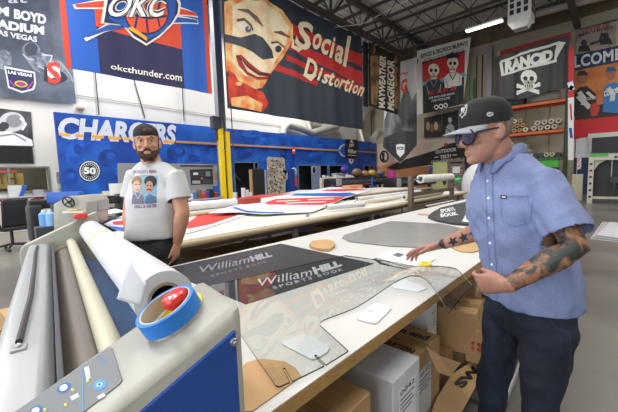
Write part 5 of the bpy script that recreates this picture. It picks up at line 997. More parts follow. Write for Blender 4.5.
t = thing('blue_cover', (q.x, q.y, 0), 'bright blue cover behind the handwheel machine', 'cover'); f.obox(Vector((q.x, q.y, 1.22)), ax_, dp_, UP, .24, .06, .08, .03); f.obj('hood', blu, t, True); f = MB(); f.obox(Vector((q.x, q.y, .57)), ax_, dp_, UP, .2, .05, .57, .01); f.obj('stand', dgr, t)
for i, (px_, c_, lb) in enumerate([(43.5, '#6fa6de', 'left light blue jug left of the handwheel machine'), (50, '#89b6e6', 'right light blue jug left of the handwheel machine')]):
    p = onpl(px_, 214, a1+dp_*.3, dp_); t = thing('jug', (p.x, p.y, .86), lb, 'jug'); f = MB(); f.tube([(p.x, p.y, .86), (p.x, p.y, 1.02), (p.x, p.y, 1.05)], [.055, .055, .025], 14); f.obj('bottle', flat(c_), t, True); f = MB(); f.tube([(p.x, p.y, 1.05), (p.x, p.y, 1.075)], .022, 10); f.obj('cap', flat('#e2e4e8'), t, True)
p = onpl(47, 225, a1+dp_*.3, dp_); simple('jug_trolley', (p.x-.1, p.y-.13, 0), (p.x+.1, p.y+.13, .858), dgr, 'dark trolley under the two light blue jugs', 'trolley')
# white tub behind the man
for i, (px_, py_, h, c_, lb) in enumerate([(121, 190, .38, '#d8d8d4', 'tall white plastic tub behind the shoulder of the bearded man'), (114, 190, .22, '#c9c4b8', 'small cream tub left of the tall white tub')]):
    p = at(px_, 201, X=-7.7); f = MB(); r = [.19, .12][i]; f.tube([(p.x-.3*i, p.y, 1.0), (p.x-.3*i, p.y, 1.0+h)], [r, r*1.05], 18); o = f.obj('plastic_tub', flat(c_), None, True); tag(o, lb, 'tub')
p = at(119, 200, X=-7.7); simple('tub_stand', (-8.2, p.y-.35, 0), (-7.4, p.y+.5, .999), mat('stand_pale', '#b9b4a8', .5), 'pale stand under the white tubs', 'stand')
# wall fittings by the chargers print
for i, (px_, py_, c_, w, h, lb) in enumerate([(58.5, 178, '#7c8696', .08, .4, 'slim grey wall fitting beside the left edge of the blue wall'), (60.5, 186, '#b8bcc4', .14, .18, 'white socket box beside the left edge of the blue wall')]):
    p = at(px_, py_, X=-13.5); simple('wall_fitting', (XW+.001, p.y-w/2, p.z-h/2), (XW+.1, p.y+w/2, p.z+h/2), flat(c_), lb, 'fitting')
carton('carton', (at(4, 318, Z=.55).x, at(4, 318, Z=.55).y-.02, 0), 5, .22, .12, .275, 'tan carton standing on the floor at the far left edge beside the laminator', cbd2)
# ================================================================== PEOPLE
from mathutils.bvhtree import BVHTree
HP_ = [(-.122, .018, .080, .030), (-.114, .034, .089, .012), (-.100, .044, .092, -.01), (-.082, .053, .090, -.03), (-.060, .061, .089, -.055), (-.030, .068, .089, -.080), (0, .072, .086, -.095), (.030, .075, .090, -.102), (.060, .074, .088, -.100), (.085, .066, .075, -.088), (.105, .048, .052, -.065), (.118, .020, .018, -.03)]
def prof_at(z):
    for a, b in zip(HP_, HP_[1:]):
        if a[0] <= z <= b[0]:
            k = (z-a[0])/(b[0]-a[0]); return [a[i]*(1-k)+b[i]*k for i in (1, 2, 3)]
    return list((HP_[0] if z < HP_[0][0] else HP_[-1])[1:])
class Head:
    def __init__(s, c, fwd, up=None, sc=1):
        s.c = Vector(c); s.f = Vector(fwd).normalized(); s.l = UP.cross(s.f).normalized(); s.u = s.f.cross(s.l).normalized(); s.sc = sc
        if up is not None:   # sideways tilt
            q = Matrix.Rotation(up, 3, s.f); s.l, s.u = q @ s.l, q @ s.u
    def W(s, f, l, u): return s.c+(s.f*f+s.l*l+s.u*u)*s.sc
    def M(s): return Matrix((s.f, s.l, s.u)).transposed()
    def pt(s, z, a, off=0, zo=0):
        w, yf, yb = prof_at(z); yc = (yf+yb)/2; h = (yf-yb)/2; ca, sa = math.cos(a), math.sin(a); p = .88
        x = (w+off)*math.copysign(abs(sa)**p, sa); y = yc+(h+off)*math.copysign(abs(ca)**p, ca); return s.W(y, x, z+zo)
    def build(s, f):
        f.rings([[s.pt(z, 2*math.pi*k/28) for k in range(28)] for z, *_ in HP_])
        W = s.W; m = s.sc
        f.tube([W(.084, 0, .024), W(.094, 0, .008), W(.105, 0, -.018), W(.111, 0, -.033), W(.100, 0, -.043)], [.008*m, .009*m, .011*m, .0125*m, .009*m], 10, hint=s.l)
        for q in (-1, 1): f.ball(W(.099, q*.013, -.038), (.011*m, .008*m, .008*m), 10, s.M())
        f.tube([W(.074, .048, .022), W(.089, .028, .026), W(.092, 0, .023), W(.089, -.028, .026), W(.074, -.048, .022)], .0085*m, 8)
        for q in (-1, 1): f.ball(W(.070, q*.042, -.028), (.020*m, .019*m, .016*m), 10, s.M())
        f.tube([W(.086, .023, -.068), W(.094, .009, -.065), W(.095, 0, -.066), W(.094, -.009, -.065), W(.086, -.023, -.068)], [.003*m, .0055*m, .005*m, .0055*m, .003*m], 8)
        f.tube([W(.086, .021, -.0745), W(.094, .008, -.077), W(.094, -.008, -.077), W(.086, -.021, -.0745)], [.003*m, .0065*m, .0065*m, .003*m], 8)
        f.ball(W(.080, 0, -.104), (.018*m, .024*m, .017*m), 12, s.M())
        for q in (-1, 1):
            f.ball(W(-.012, q*.081, -.012), (.019*m, .009*m, .032*m), 12, s.M() @ Matrix.Rotation(R(-q*12), 3, 'Z') @ Matrix.Rotation(R(-10), 3, 'Y'))
            f.ball(W(-.002, q*.074, -.030), (.010*m, .006*m, .012*m), 8, s.M())
    def shell(s, z0, z1, a0, a1, o0, nz=8, na=20, fade=True, jag=0, thick=.004):
        f = MB(); g = []
        for i in range(nz+1):
            z = z0+(z1-z0)*i/nz; row = []
            for j in range(na+1):
                a = a0+(a1-a0)*j/na; e = min(1, 4*min(j, na-j)/na+.1) if fade else 1; v = min(1, 4*min(i, nz-i)/nz+.2) if fade else 1
                n = noise.noise(Vector((i*1.7, j*1.3, z0*30)))*jag; row.append(f.bm.verts.new(s.pt(z, a, o0*min(e, v)+n, n)))
            g.append(row)
        for i in range(nz):
            for j in range(na): f.face([g[i][j], g[i][j+1], g[i+1][j+1], g[i+1][j]])
        return f
def hand(f, w, d, n, s, sz=1.0, curls=(25, 25, 28, 30), thumb=(.5, .6, .35), seg_s=None, spread=.10):
    """w wrist, d towards the fingers, n palm normal, s towards the thumb"""
    d = d.normalized(); s = (s-d*s.dot(d)).normalized(); n2 = d.cross(s); n = n2 if n2.dot(n) > 0 else -n2
    f.rings([[w+d*(t*sz)+s*(o*sz+hw*sz*math.cos(2*math.pi*k/16))+n*(ht*sz*math.sin(2*math.pi*k/16)) for k in range(16)] for t, hw, ht, o in ((-.03, .026, .019, 0), (0, .028, .018, 0), (.03, .036, .017, .002), (.06, .041, .015, .001), (.085, .040, .0125, 0), (.097, .034, .009, 0))])
    for i, (o, ln, r) in enumerate(((.030, .074, .0088), (.010, .083, .0090), (-.011, .076, .0085), (-.030, .060, .0075))):
        p = w+d*(.082*sz)+s*(o*sz*.97); dd = (d+s*(spread*(1.5-i)*.6)).normalized(); pts = [p-dd*.012*sz]; rr_ = [r*sz*1.1]; ang = 0
        pts.append(p+dd*.008*sz); rr_.append(r*sz*1.08)
        for j, k in enumerate((.46, .30, .24)):
            ang += R(curls[i])*(1 if j else .8); v = dd*math.cos(ang)+n*math.sin(ang); p = pts[-1]+v*(ln*k*sz); pts.append(p); rr_.append(r*sz*(1.02, .92, .72)[j])
        f.tube(pts, rr_, 10)
    b = w+d*.022*sz+s*.026*sz+n*.004*sz; v = (d*thumb[0]+s*thumb[1]+n*thumb[2]).normalized(); v2 = (v+d*.45+n*.25).normalized()
    f.tube([b-v*.012*sz, b+v*.024*sz, b+v*.048*sz, b+v*.048*sz+v2*.028*sz, b+v*.048*sz+v2*.040*sz], [.015*sz, .014*sz, .0105*sz, .0095*sz, .006*sz], 10)
def skin_mat(name, c, c2): return mat(name, c, .5, c2=c2, scale=14, lo=.35, hi=.7, bump=.12, bscale=220)
skA = skin_mat('skin_tanned', '#9d7060', '#b3836f'); skB = skin_mat('skin_fair', '#b9856a', '#cc9a7e')
tatt = mat('tattooed_skin', '#2f3433', .5, c2='#a06c4e', scale=22, lo=.44, hi=.62, detail=6, dist=1.2)
tatt2 = mat('tattoo_ink', '#20242b', .5, var=.15, scale=60)
def torso(f, secs, Fd, Ld, n=28):
    """secs: centre, half width, half depth"""
    f.rings([[Vector(c)+Ld*(w*math.copysign(abs(math.cos(a))**.85, math.cos(a)))+Fd*(d*math.copysign(abs(math.sin(a))**.85, math.sin(a))) for a in [2*math.pi*k/n for k in range(n)]] for c, w, d in secs])
def lerpc(a, b, k): return Vector(a).lerp(Vector(b), k)
def crease(me, amp, fn):
    for v in me.vertices: pass
    me.update()
    nor = [v.normal.copy() for v in me.vertices]
    for v, n in zip(me.vertices, nor): v.co += n*(amp*fn(v.co))
def open_end(me, cuts):
    bm = bmesh.new(); bm.from_mesh(me); kill = []
    for fc in bm.faces:
        c = fc.calc_center_median()
        for p, n, r in cuts:
            if (c-p).length < r and (c-p).dot(n) > -.012 and fc.normal.dot(n) > .6: kill.append(fc); break
    bmesh.ops.delete(bm, geom=kill, context='FACES'); bm.to_mesh(me); bm.free()
def bvh_of(o):
    me = o.data; mw = Matrix.Translation(ORG[o.name]); return BVHTree.FromPolygons([mw @ v.co for v in me.vertices], [tuple(p.vertices) for p in me.polygons])
def decal(name, items, bv, parent, off=.0016, grid=2.0):
    """items: pixel polygons (pts, colour, layer) laid on the cloth they meet"""
    bm = bmesh.new(); mats = []
    for pts, c, layer in items:
        M = c if isinstance(c, bpy.types.Material) else flat(c)
        if M not in mats: mats.append(M)
        if isinstance(pts, tuple): vs_, fs_ = pts
        else: vs_, fs_ = pts, tessellate_polygon([[Vector((x, y, 0)) for x, y in pts]])
        vs = [bm.verts.new((x, y, layer)) for x, y in vs_]
        for t in fs_:
            try: f = bm.faces.new([vs[i] for i in t]); f.material_index = mats.index(M)
            except ValueError: pass
    for ax in (0, 1):
        lo = min(v.co[ax] for v in bm.verts); hi = max(v.co[ax] for v in bm.verts); k = lo+grid
        while k < hi:
            co = [0, 0, 0]; co[ax] = k; no = [0, 0, 0]; no[ax] = 1
            bmesh.ops.bisect_plane(bm, geom=bm.verts[:]+bm.edges[:]+bm.faces[:], plane_co=co, plane_no=no); k += grid
    bad = []
    for v in bm.verts:
        h, n, _, _ = bv.ray_cast(CAM, ray(v.co.x, v.co.y).normalized())
        if h is None: bad.append(v); continue
        v.co = h + (-ray(v.co.x, v.co.y).normalized())*(off*(v.co.z+1))
    bmesh.ops.delete(bm, geom=bad, context='VERTS')
    me = bpy.data.meshes.new(name); bm.to_mesh(me); bm.free(); return link_mesh(name, me, mats, parent)
def textpx(s, bl, br, tr, tl, bold=.012, shear=0):
    vs, fs = glyphs(s, bold, shear); a, b, d, e = [Vector(p) for p in (bl, br, tr, tl)]
    return ([tuple(a*(1-x)*(1-y)+b*x*(1-y)+d*x*y+e*(1-x)*y) for x, y in vs], fs)
def ellpx(cx, cy, rx, ry, rot=0, n=16): return [(cx+rx*math.cos(a)*math.cos(R(rot))-ry*math.sin(a)*math.sin(R(rot)), cy+rx*math.cos(a)*math.sin(R(rot))+ry*math.sin(a)*math.cos(R(rot))) for a in [2*math.pi*k/n for k in range(n)]]
def linepx(pts, w):
    out = []
    P = [Vector(p) for p in pts]; l, r = [], []
    for i, p in enumerate(P):
        d = P[min(i+1, len(P)-1)]-P[max(i-1, 0)]; n = Vector((-d.y, d.x)).normalized()*w/2; l.append(tuple(p+n)); r.append(tuple(p-n))
    return l+r[::-1]
def shoe(parent, ank, Fd, Ld, M, sole):
    g = Vector((ank.x, ank.y, 0)); f = MB()
    f.rings([[g+Fd*t+Ld*(w*math.cos(2*math.pi*k/18))+UP*(zc+h*math.sin(2*math.pi*k/18)) for k in range(18)] for t, w, zc, h in ((-.075, .02, .05, .03), (-.065, .036, .055, .045), (-.02, .042, .065, .055), (.04, .044, .06, .042), (.1, .048, .05, .03), (.155, .042, .045, .024), (.185, .02, .04, .016))]); o = f.obj('shoe', M, parent, True)
    f = MB(); pr = [(-.085, 0), (-.07, .035), (0, .04), (.1, .052), (.16, .045), (.195, .015), (.195, -.015), (.16, -.045), (.1, -.052), (0, -.04), (-.07, -.035)]; f.prism([g+Fd*t+Ld*w for t, w in pr], (0, 0, .028), .004); f.obj('sole', sole, o)
def wrink(seed, sx=9, sy=9, sz=14): return lambda p: noise.noise(Vector((p.x*sx+seed, p.y*sy, p.z*sz)))+.5*noise.noise(Vector((p.x*sx*2.3, p.y*sy*2.3+seed, p.z*sz*2)))
def legs(pel, hipw, kneeL, ankL, kneeR, ankR, Fd, Ld, parent, name, M, waist_z, waist_w, waist_d, inner=False, k=1.0, body=None):
    f = body or MB(); s = .74 if inner else 1
    hL, hR = pel+Ld*hipw, pel-Ld*hipw
    torso(f, [(pel+UP*(waist_z-pel.z), waist_w*s, waist_d*s), (pel+UP*.06, (waist_w+.012)*s, (waist_d+.008)*s), (pel-UP*.03, (waist_w+.012)*s, (waist_d+.012)*s), (pel-UP*.10, waist_w*.9*s, waist_d*.85*s)], Fd, Ld)
    for h, kn, an in ((hL, kneeL, ankL), (hR, kneeR, ankR)):
        f.tube([h+UP*.02, lerpc(h, kn, .15), lerpc(h, kn, .55), kn, lerpc(kn, an, .35), lerpc(kn, an, .8), an+UP*.0], [.095*k*s, .103*k*s, .086*k*s, .066*k*s, .064*k*s*(.9 if inner else 1), .054*k*s*(.8 if inner else 1), (.056 if not inner else .035)*k], 20, hint=Fd)
    if body is not None: return
    me = remesh(f.bm, .009, 5); w1 = wrink(4, 12, 12, 12); crease(me, .010, lambda p: w1(p)+.7*math.sin(p.z*34+5*noise.noise(p*5))*max(0, noise.noise(p*3))); return link_mesh(name, me, M, parent, True)
def cap_crown(h, M, parent, rings, tilt=0, up=0, back=0):
    f = MB(); n = 28
    q = Matrix.Rotation(tilt, 3, h.l)
    def P(yf, yb, w, z, a):
        yc, hh = (yf+yb)/2, (yf-yb)/2; v = h.f*(yc+hh*math.cos(a))+h.l*(w*math.sin(a))+h.u*z; return h.c+q @ (v*h.sc)
    f.rings([[P(yf, yb, w, z, 2*math.pi*k/n) for k in range(n)] for z, w, yf, yb in rings]); return f.obj('cap', M, parent, True), P
# ------------------------------------------------------------------ man in the blue shirt
F1 = Vector((-.60, -.80, 0)).normalized(); L1 = UP.cross(F1)
pel = at(528, 300, D=1.32); pel.z = .86
man = thing('person', (pel.x, pel.y, 0), 'person in a black cap, sunglasses and blue short sleeved shirt reaching over the table', 'person')
shL, shR = at(541, 184, D=1.18), at(482, 187, D=1.46); elL, wrL = at(575, 247, D=1.06), at(508, 285, D=1.13)
elR, wrR = at(485, 229, D=1.55), at(443, 244.5, D=1.72); nb = at(502, 158, D=1.31)
hd = Head(at(485.5, 132, D=1.27), Vector((-.68, -.73, -.17)), R(2), .94)
kL, aL = pel+L1*.115+F1*.05+UP*(-.40), pel+L1*.145+F1*.0; aL.z = .09
kR, aR = pel-L1*.115+F1*.06+UP*(-.40), pel-L1*.145+F1*.03; aR.z = .09
def arm(f, sh, el, wr, k=1.0):
    f.tube([sh, lerpc(sh, el, .3), lerpc(sh, el, .7), el, lerpc(el, wr, .25), lerpc(el, wr, .6), wr], [.044*k, .048*k, .045*k, .041*k, .044*k, .036*k, (.027*k)], 16, hint=(sh-el).cross(wr-el).normalized())
f = MB(); hd.build(f)
f.tube([nb-UP*.05, nb+UP*.0, hd.W(-.03, 0, -.07), hd.W(-.02, 0, -.03)], [.075, .064, .058, .055], 18)
chest = lerpc(shL, shR, .5)
torso(f, [(pel, .15, .11), (lerpc(pel, chest, .5), .15, .11), (chest-UP*.10, .16, .10), (chest-UP*.02, .14, .07), (chest+UP*.04, .07, .05)], F1, L1)
arm(f, shL, elL, wrL); arm(f, shR, elR, wrR)
legs(pel, .09, kL, aL, kR, aR, F1, L1, None, '', None, .9, .17, .12, True, 1, body=f)
tgt = Vector((cn.x, cn.y, .985)); dL = (tgt-wrL)
hand(f, wrL+dL.normalized()*.01, dL, -L1+UP*-.35, Vector((-.1, -.1, 1)), 1.0, curls=(34, 46, 52, 56), thumb=(1.0, .30, .45), spread=.05)
fin = at(404, 254, D=1.80); dR = (fin-wrR)
hand(f, wrR+dR.normalized()*.012, dR, Vector((0, -.25, -1)), Vector((-.5, -.8, .05)), 1.16, curls=(12, 16, 22, 28), thumb=(.9, .5, .3), spread=.16)
me = remesh(f.bm, .0046, 3)
body = link_mesh('body', me, [skA, tatt, tatt2], man, True)
def star(cx, cy, r, rot): return [(cx+(r if i % 2 == 0 else r*.42)*math.cos(rot+i*math.pi/5), cy+(r if i % 2 == 0 else r*.42)*math.sin(rot+i*math.pi/5)) for i in range(10)]
def inside(p, poly):
    c = False; x, y = p
    for i in range(len(poly)):
        (x1, y1), (x2, y2) = poly[i-1], poly[i]
        if (y1 > y) != (y2 > y) and x < (x2-x1)*(y-y1)/(y2-y1)+x1: c = not c
    return c
def topx(p):
    d = p-CAM; z = d.dot(_f); return (309+FPX*d.dot(_r)/z, 206-FPX*d.dot(_u)/z)
org = ORG[body.name]
for p in me.polygons:
    c = p.center+org
    # forearm of the near arm is fully tattooed
    ax_ = wrL-shL
    k = (c-elL).dot(wrL-elL)/(wrL-elL).length_squared; dist = (c-elL-(wrL-elL)*max(-.2, min(1, k))).length
    if dist < .062 and k < .97: p.material_index = 1; continue
    k2 = (c-shL).dot(elL-shL)/(elL-shL).length_squared
    if k2 > .5 and (c-shL-(elL-shL)*min(1.1, k2)).length < .065: p.material_index = 1; continue
    k3 = (c-elR).dot(wrR-elR)/(wrR-elR).length_squared
    if (c-elR-(wrR-elR)*max(0, min(1, k3))).length < .06 and .9 < k3 < 1.0: p.material_index = 2
bvb = bvh_of(body)
decal('star_tattoo', [(star(453, 241.5, 6.0, .2), tatt2, 0), (star(463.6, 237.4, 6.0, .5), tatt2, 0), (star(473.4, 232.6, 6.0, .3), tatt2, 0)], bvb, man, off=.0008, grid=1.0)
# jeans
den = mat('dark_denim', '#0b1322', .8, c2='#1c2d49', scale=4, lo=.4, hi=.8, bump=.2, bscale=180, detail=6, stretch=(1, 1, .5))
legs(pel, .095, kL, aL, kR, aR, F1, L1, man, 'jeans', den, .95, .160, .122, k=.90)
jo = [o for o in man.children if o.name.startswith('jeans')][0]; seam = mat('denim_seam', '#27364f', .8)
decal('jeans_seam', [(linepx([(505, 321), (507, 335), (515, 345)], .8), seam, 0), (linepx([(548, 318), (556, 328), (570, 333)], .8), seam, 0), (linepx([(570, 335), (571, 360), (569, 400)], .7), seam, 0)], bvh_of(jo), man, grid=3)
for a_ in (aL, aR): shoe(man, a_, F1, L1, mat('shoe_dark', '#2a2522', .5), mat('sole_light', '#b9b4a8', .6))
# shirt
shm = mat('chambray_shirt', '#717da6', .75, c2='#7c88af', scale=160, lo=.3, hi=.7, bump=.12, bscale=320, detail=2)
f = MB(); hem = pel+Vector((0, 0, .025))
cb, cm_, cu_ = pel+UP*.10, lerpc(pel, chest, .55), chest-UP*.09
torso(f, [(hem, .184, .146), (hem+UP*.04, .184, .145), (cb+UP*.03, .178, .138), (cm_, .174, .134), (cu_, .172, .128), (chest-UP*.02, .162, .108), (chest+UP*.025, .118, .084), (lerpc(chest, nb, .55)+UP*.01, .085, .074), (lerpc(chest, nb, .8)+UP*.012, .070, .066)], F1, L1, 32)
for s_ in (shL, shR): f.tube([nb-UP*.03, lerpc(nb, s_, .5)+UP*.008, s_-UP*.005], [.062, .060, .060], 18)
slL, slR = lerpc(shL, elL, .82), lerpc(shR, elR, .70)
f.tube([lerpc(shL, chest, .25)+UP*.01, shL+UP*.012, lerpc(shL, elL, .3), lerpc(shL, elL, .6), slL], [.056, .062, .070, .075, .080], 22, hint=F1)
f.tube([lerpc(shR, chest, .25)+UP*.01, shR+UP*.01, lerpc(shR, elR, .3), lerpc(shR, elR, .6), slR], [.052, .058, .064, .068, .074], 22, hint=F1)
me = remesh(f.bm, .0075, 7)
tw = wrink(2, 7, 7, 5)
crease(me, .0085, lambda p: tw(p)+.9*noise.noise(Vector((p.x*20+p.z*14, p.y*20-p.z*10, p.z*9)))+.5*(1-abs(noise.noise(Vector((p.x*9-p.z*6, p.y*9+p.z*8, p.z*5))))*3))
dLn, dRn = (elL-shL).normalized(), (elR-shR).normalized()
open_end(me, [(slL, dLn, .12), (slR, dRn, .11)])
shirt = link_mesh('shirt', me, shm, man, True); bs = bvh_of(shirt)
sd = shirt.modifiers.new('t', 'SOLIDIFY'); sd.thickness = .003; sd.offset = -1
shd = mat('shirt_seam', '#5c73a8', .75, var=.1)
decal('placket', [(linepx([(488.5, 168), (489, 185), (489.5, 200), (490.5, 230), (492.5, 262), (494, 300), (495, 316)], 6.5), shm, 0), (linepx([(485.3, 168), (485.8, 200), (487, 230), (489.2, 262), (491, 316)], .7), shd, 1), (linepx([(491.9, 170), (492.6, 200), (493.8, 230), (495.8, 262), (498, 316)], .7), shd, 1)], bs, man, grid=3)
decal('pocket', [(linepx([(500, 196), (518, 196.6), (534, 196)], .9), shd, 0), (linepx([(501, 196), (501.5, 221), (515, 227), (530, 222), (533.5, 196)], .8), shd, 0), ([(500.5, 195), (507, 195.4), (507, 199), (500.5, 198.6)], '#1c2030', 1), ([(502, 196.4), (505.6, 196.6), (505.6, 197.6), (502, 197.4)], '#d4d8e0', 2)], bs, man, grid=3)
for i, (x, y) in enumerate([(487.8, 181), (488.4, 198), (489, 218), (490, 243), (492, 264.5), (493.8, 290)]):
    h, n, _, _ = bs.ray_cast(CAM, ray(x, y).normalized())
    if h: f = MB(); v_ = -ray(x, y).normalized(); f.tube([h+v_*.003, h+v_*.0065], .0052, 12); f.obj('button', mat('button_white', '#d8dce8', .3), man, True)
# collar: two folded leaves around the neck
colc = lerpc(chest, nb, .92)+UP*.006-F1*.004
def ring_pt(a, r, dz, fw=0): return colc+(F1*math.cos(a)*r*.98+L1*math.sin(a)*r*1.02)+UP*dz+F1*fw
f = MB(); g = []
for j in range(25):
    a = R(24+(336-24)*j/24); dip = .040*max(0, math.cos(a)); g.append([f.bm.verts.new(ring_pt(a, .068, .018-dip)), f.bm.verts.new(ring_pt(a, .070, .056-dip)), f.bm.verts.new(ring_pt(a, .093, .010-dip-(.030 if j in (0, 1, 23, 24) else 0), .012 if j in (0, 1, 23, 24) else 0))])
for j in range(24):
    for q in range(2): f.face([g[j][q], g[j+1][q], g[j+1][q+1], g[j][q+1]])
o = f.obj('collar', shm, man, True); md = o.modifiers.new('t', 'SOLIDIFY'); md.thickness = .004
# hair, ears, glasses, cap
gh = mat('grey_brown_hair', '#6d5a4a', .7, c2='#978472', scale=40, lo=.35, hi=.65, stretch=(1, 1, .15))
hd.shell(-.055, .055, R(105), R(255), .007, jag=.0015).obj('hair', gh, man, True)
fm = mat('glasses_frame', '#26222a', .25); lens = mat('lens_violet', '#2e2238', .08, c2='#4a3a5e', scale=30, coat=1)
gl = MB()
for q in (-1, 1):
    c = hd.W(.101, q*.036, -.008); nrm = (hd.f+hd.l*q*.25).normalized(); xx = UP.cross(nrm).normalized(); yy = nrm.cross(xx)
    ring = [c+xx*(.033*math.cos(a))+yy*(.029*math.sin(a)) for a in [2*math.pi*k/24 for k in range(25)]]; gl.tube(ring, .0042, 8, cap=False)
    gl.tube([c+xx*(.033*q), hd.W(.085, q*.075, .004), hd.W(.0, q*.083, .004), hd.W(-.02, q*.081, -.006)], .003, 8)
gl.tube([hd.W(.107, -.008, .002), hd.W(.112, 0, .005), hd.W(.107, .008, .002)], .003, 8)
for i_, (cc, o1) in enumerate(((mat('lip_tone', '#8e5a50', .5), 0),)):
    fq = MB(); fq.tube([hd.W(.0875, .021, -.0712), hd.W(.0965, .008, -.0712), hd.W(.0965, -.008, -.0712), hd.W(.0875, -.021, -.0712)], [.0012, .0032, .0032, .0012], 6); fq.obj('mouth', cc, man, True)
hd.shell(-.040, .030, R(88), R(106), .004, jag=.001).obj('sideburn', gh, man, True)
hd.shell(-.040, .030, R(-106), R(-88), .004, jag=.001).obj('sideburn', gh, man, True)
glo = gl.obj('sunglasses', fm, man, True)
for q in (-1, 1):
    c = hd.W(.101, q*.036, -.008); nrm = (hd.f+hd.l*q*.25).normalized(); xx = UP.cross(nrm).normalized(); yy = nrm.cross(xx)
    f = MB(); f.prism([c-nrm*.001+xx*(.032*math.cos(a))+yy*(.028*math.sin(a)) for a in [2*math.pi*k/24 for k in range(24)]], nrm*.002); f.obj('lens', lens, glo)
cpb = mat('cap_black', '#17181a', .8, var=.15, scale=30, bump=.1, bscale=300); cpg = mat('cap_grey', '#8f9399', .7, var=.06)
cap, CP = cap_crown(hd, cpb, man, [(.026, .081, .097, -.110), (.050, .0835, .101, -.112), (.080, .083, .101, -.110), (.105, .077, .094, -.100), (.125, .062, .076, -.080), (.138, .036, .045, -.048), (.142, .010, .012, -.014)], R(-3))
f = MB(); g = []
for j in range(21):
    t = -1+2*j/20; a = R(66)*t; row = []
    for i in range(6):
        k = i/5; yf, yb, w = .098, -.110, .081; base = CP(yf, yb, w, .030, a); ext = hd.f*(.076*k*(1-abs(t)**2.6)**.5)+hd.u*(-.012*k-.016*abs(t)**2*(1-k*.2)*k - .008*t*t)
        row.append(f.bm.verts.new(base+ext))
    g.append(row)
for j in range(20):
    for i in range(5): f.face([g[j][i], g[j+1][i], g[j+1][i+1], g[j][i+1]])
br = f.obj('brim', cpg, cap, True); br.modifiers.new('t', 'SOLIDIFY').thickness = .004; tag(br, 'grey brim')
bc = bvh_of(cap)
sh_ = [(458, 106), (463, 103.5), (467.5, 104.5), (466.5, 113), (462, 118.5), (458.5, 114)]
decal('shield_patch', [(sh_, '#9da1a6', 0), ([(459.2, 107), (463, 105), (466.3, 105.8), (465.4, 112.4), (462, 116.6), (459.5, 113.2)], '#17181a', 1), (ellpx(462.8, 110, 1.8, 2.6), '#b9bdc2', 2), (linepx([(459.5, 116), (466.5, 105)], .9), '#9da1a6', 3), (linepx([(459.5, 106), (466, 115.5)], .9), '#9da1a6', 3)], bc, cap, off=.001, grid=2)
decal('side_patch', [([(486.5, 113.4), (489, 111.8), (493, 112.4), (493.6, 115), (490, 116.6), (487, 116)], '#a9adb2', 0), (linepx([(488, 115), (492, 113.4)], .7), '#17181a', 1)], bc, cap, off=.001, grid=2)
# ------------------------------------------------------------------ bearded man
F2 = Vector((.78, -.62, 0)).normalized(); L2 = UP.cross(F2)
pel2 = at(153, 250, D=2.25); pel2.z = .95
m2 = thing('person', (pel2.x, pel2.y, 0), 'bearded person in a white printed t-shirt and backwards cap standing behind the table', 'person')
s2L, s2R = at(176, 178, D=2.17), at(135, 177, D=2.33); e2L, w2L = at(182.5, 213, D=2.16), at(177.5, 243, D=2.20)
e2R, w2R = at(129.5, 211, D=2.34), at(130, 240, D=2.24); nb2 = at(152, 163, D=2.26)
h2 = Head(at(147, 143.0, D=2.22), Vector((.93, -.42, .03)), R(3), 1.0)
k2L, a2L = pel2+L2*.09+UP*(-.45)+F2*.02, pel2+L2*.12; a2L.z = .09
k2R, a2R = pel2-L2*.09+UP*(-.45)+F2*.02, pel2-L2*.12; a2R.z = .09
f = MB(); h2.build(f); f.tube([nb2-UP*.05, nb2, h2.W(-.03, 0, -.07), h2.W(-.02, 0, -.03)], [.078, .066, .060, .056], 18)
ch2 = lerpc(s2L, s2R, .5)
torso(f, [(pel2, .145, .10), (lerpc(pel2, ch2, .5), .14, .095), (ch2-UP*.10, .15, .095), (ch2-UP*.02, .14, .07), (ch2+UP*.04, .07, .05)], F2, L2)
arm(f, s2L, e2L, w2L, 1.12); arm(f, s2R, e2R, w2R, 1.08)
legs(pel2, .09, k2L, a2L, k2R, a2R, F2, L2, None, '', None, .95, .15, .11, True, 1, body=f)
hand(f, w2L, (at(175.5, 262, D=2.21)-w2L), Vector((-.6, -.5, 0)), F2+L2*-.3, .98, curls=(18, 22, 26, 30), thumb=(1, .4, .2), spread=.03)
hand(f, w2R, (at(133, 258, D=2.18)-w2R), Vector((.6, .7, 0)), F2, .98, curls=(22, 26, 28, 30), thumb=(1, .4, .2), spread=.03)
me = remesh(f.bm, .0046, 3); body2 = link_mesh('body', me, skB, m2, True)
bj = mat('black_denim', '#17181d', .7, c2='#2a2c33', scale=6, bump=.2, bscale=160)
j2 = legs(pel2, .095, k2L, a2L, k2R, a2R, F2, L2, m2, 'jeans', bj, 1.05, .142, .104, k=.9)
for a_ in (a2L, a2R): shoe(m2, a_, F2, L2, mat('shoe_dark', '#2a2522', .5), mat('sole_light', '#b9b4a8', .6))
ts = mat('white_cotton', '#c4c3c4', .8, var=.03, bump=.1, bscale=250)
f = MB(); hem2 = pel2+UP*.075
torso(f, [(hem2, .170, .130), (hem2+UP*.03, .170, .130), (lerpc(pel2, ch2, .4), .168, .128), (lerpc(pel2, ch2, .72), .185, .135), (ch2-UP*.09, .182, .125), (ch2-UP*.02, .160, .098), (ch2+UP*.025, .120, .080), (lerpc(ch2, nb2, .6)+UP*.01, .085, .070), (lerpc(ch2, nb2, .8)+UP*.01, .074, .064)], F2, L2, 32)
for s_ in (s2L, s2R): f.tube([nb2-UP*.035, lerpc(nb2, s_, .5)+UP*.004, s_-UP*.005], [.060, .056, .056], 18)
t2L, t2R = lerpc(s2L, e2L, .62), lerpc(s2R, e2R, .62)
f.tube([lerpc(s2L, ch2, .25), s2L+UP*.012, lerpc(s2L, e2L, .3), t2L], [.056, .064, .072, .078], 20, hint=F2); f.tube([lerpc(s2R, ch2, .25), s2R+UP*.012, lerpc(s2R, e2R, .3), t2R], [.056, .064, .072, .078], 20, hint=F2)
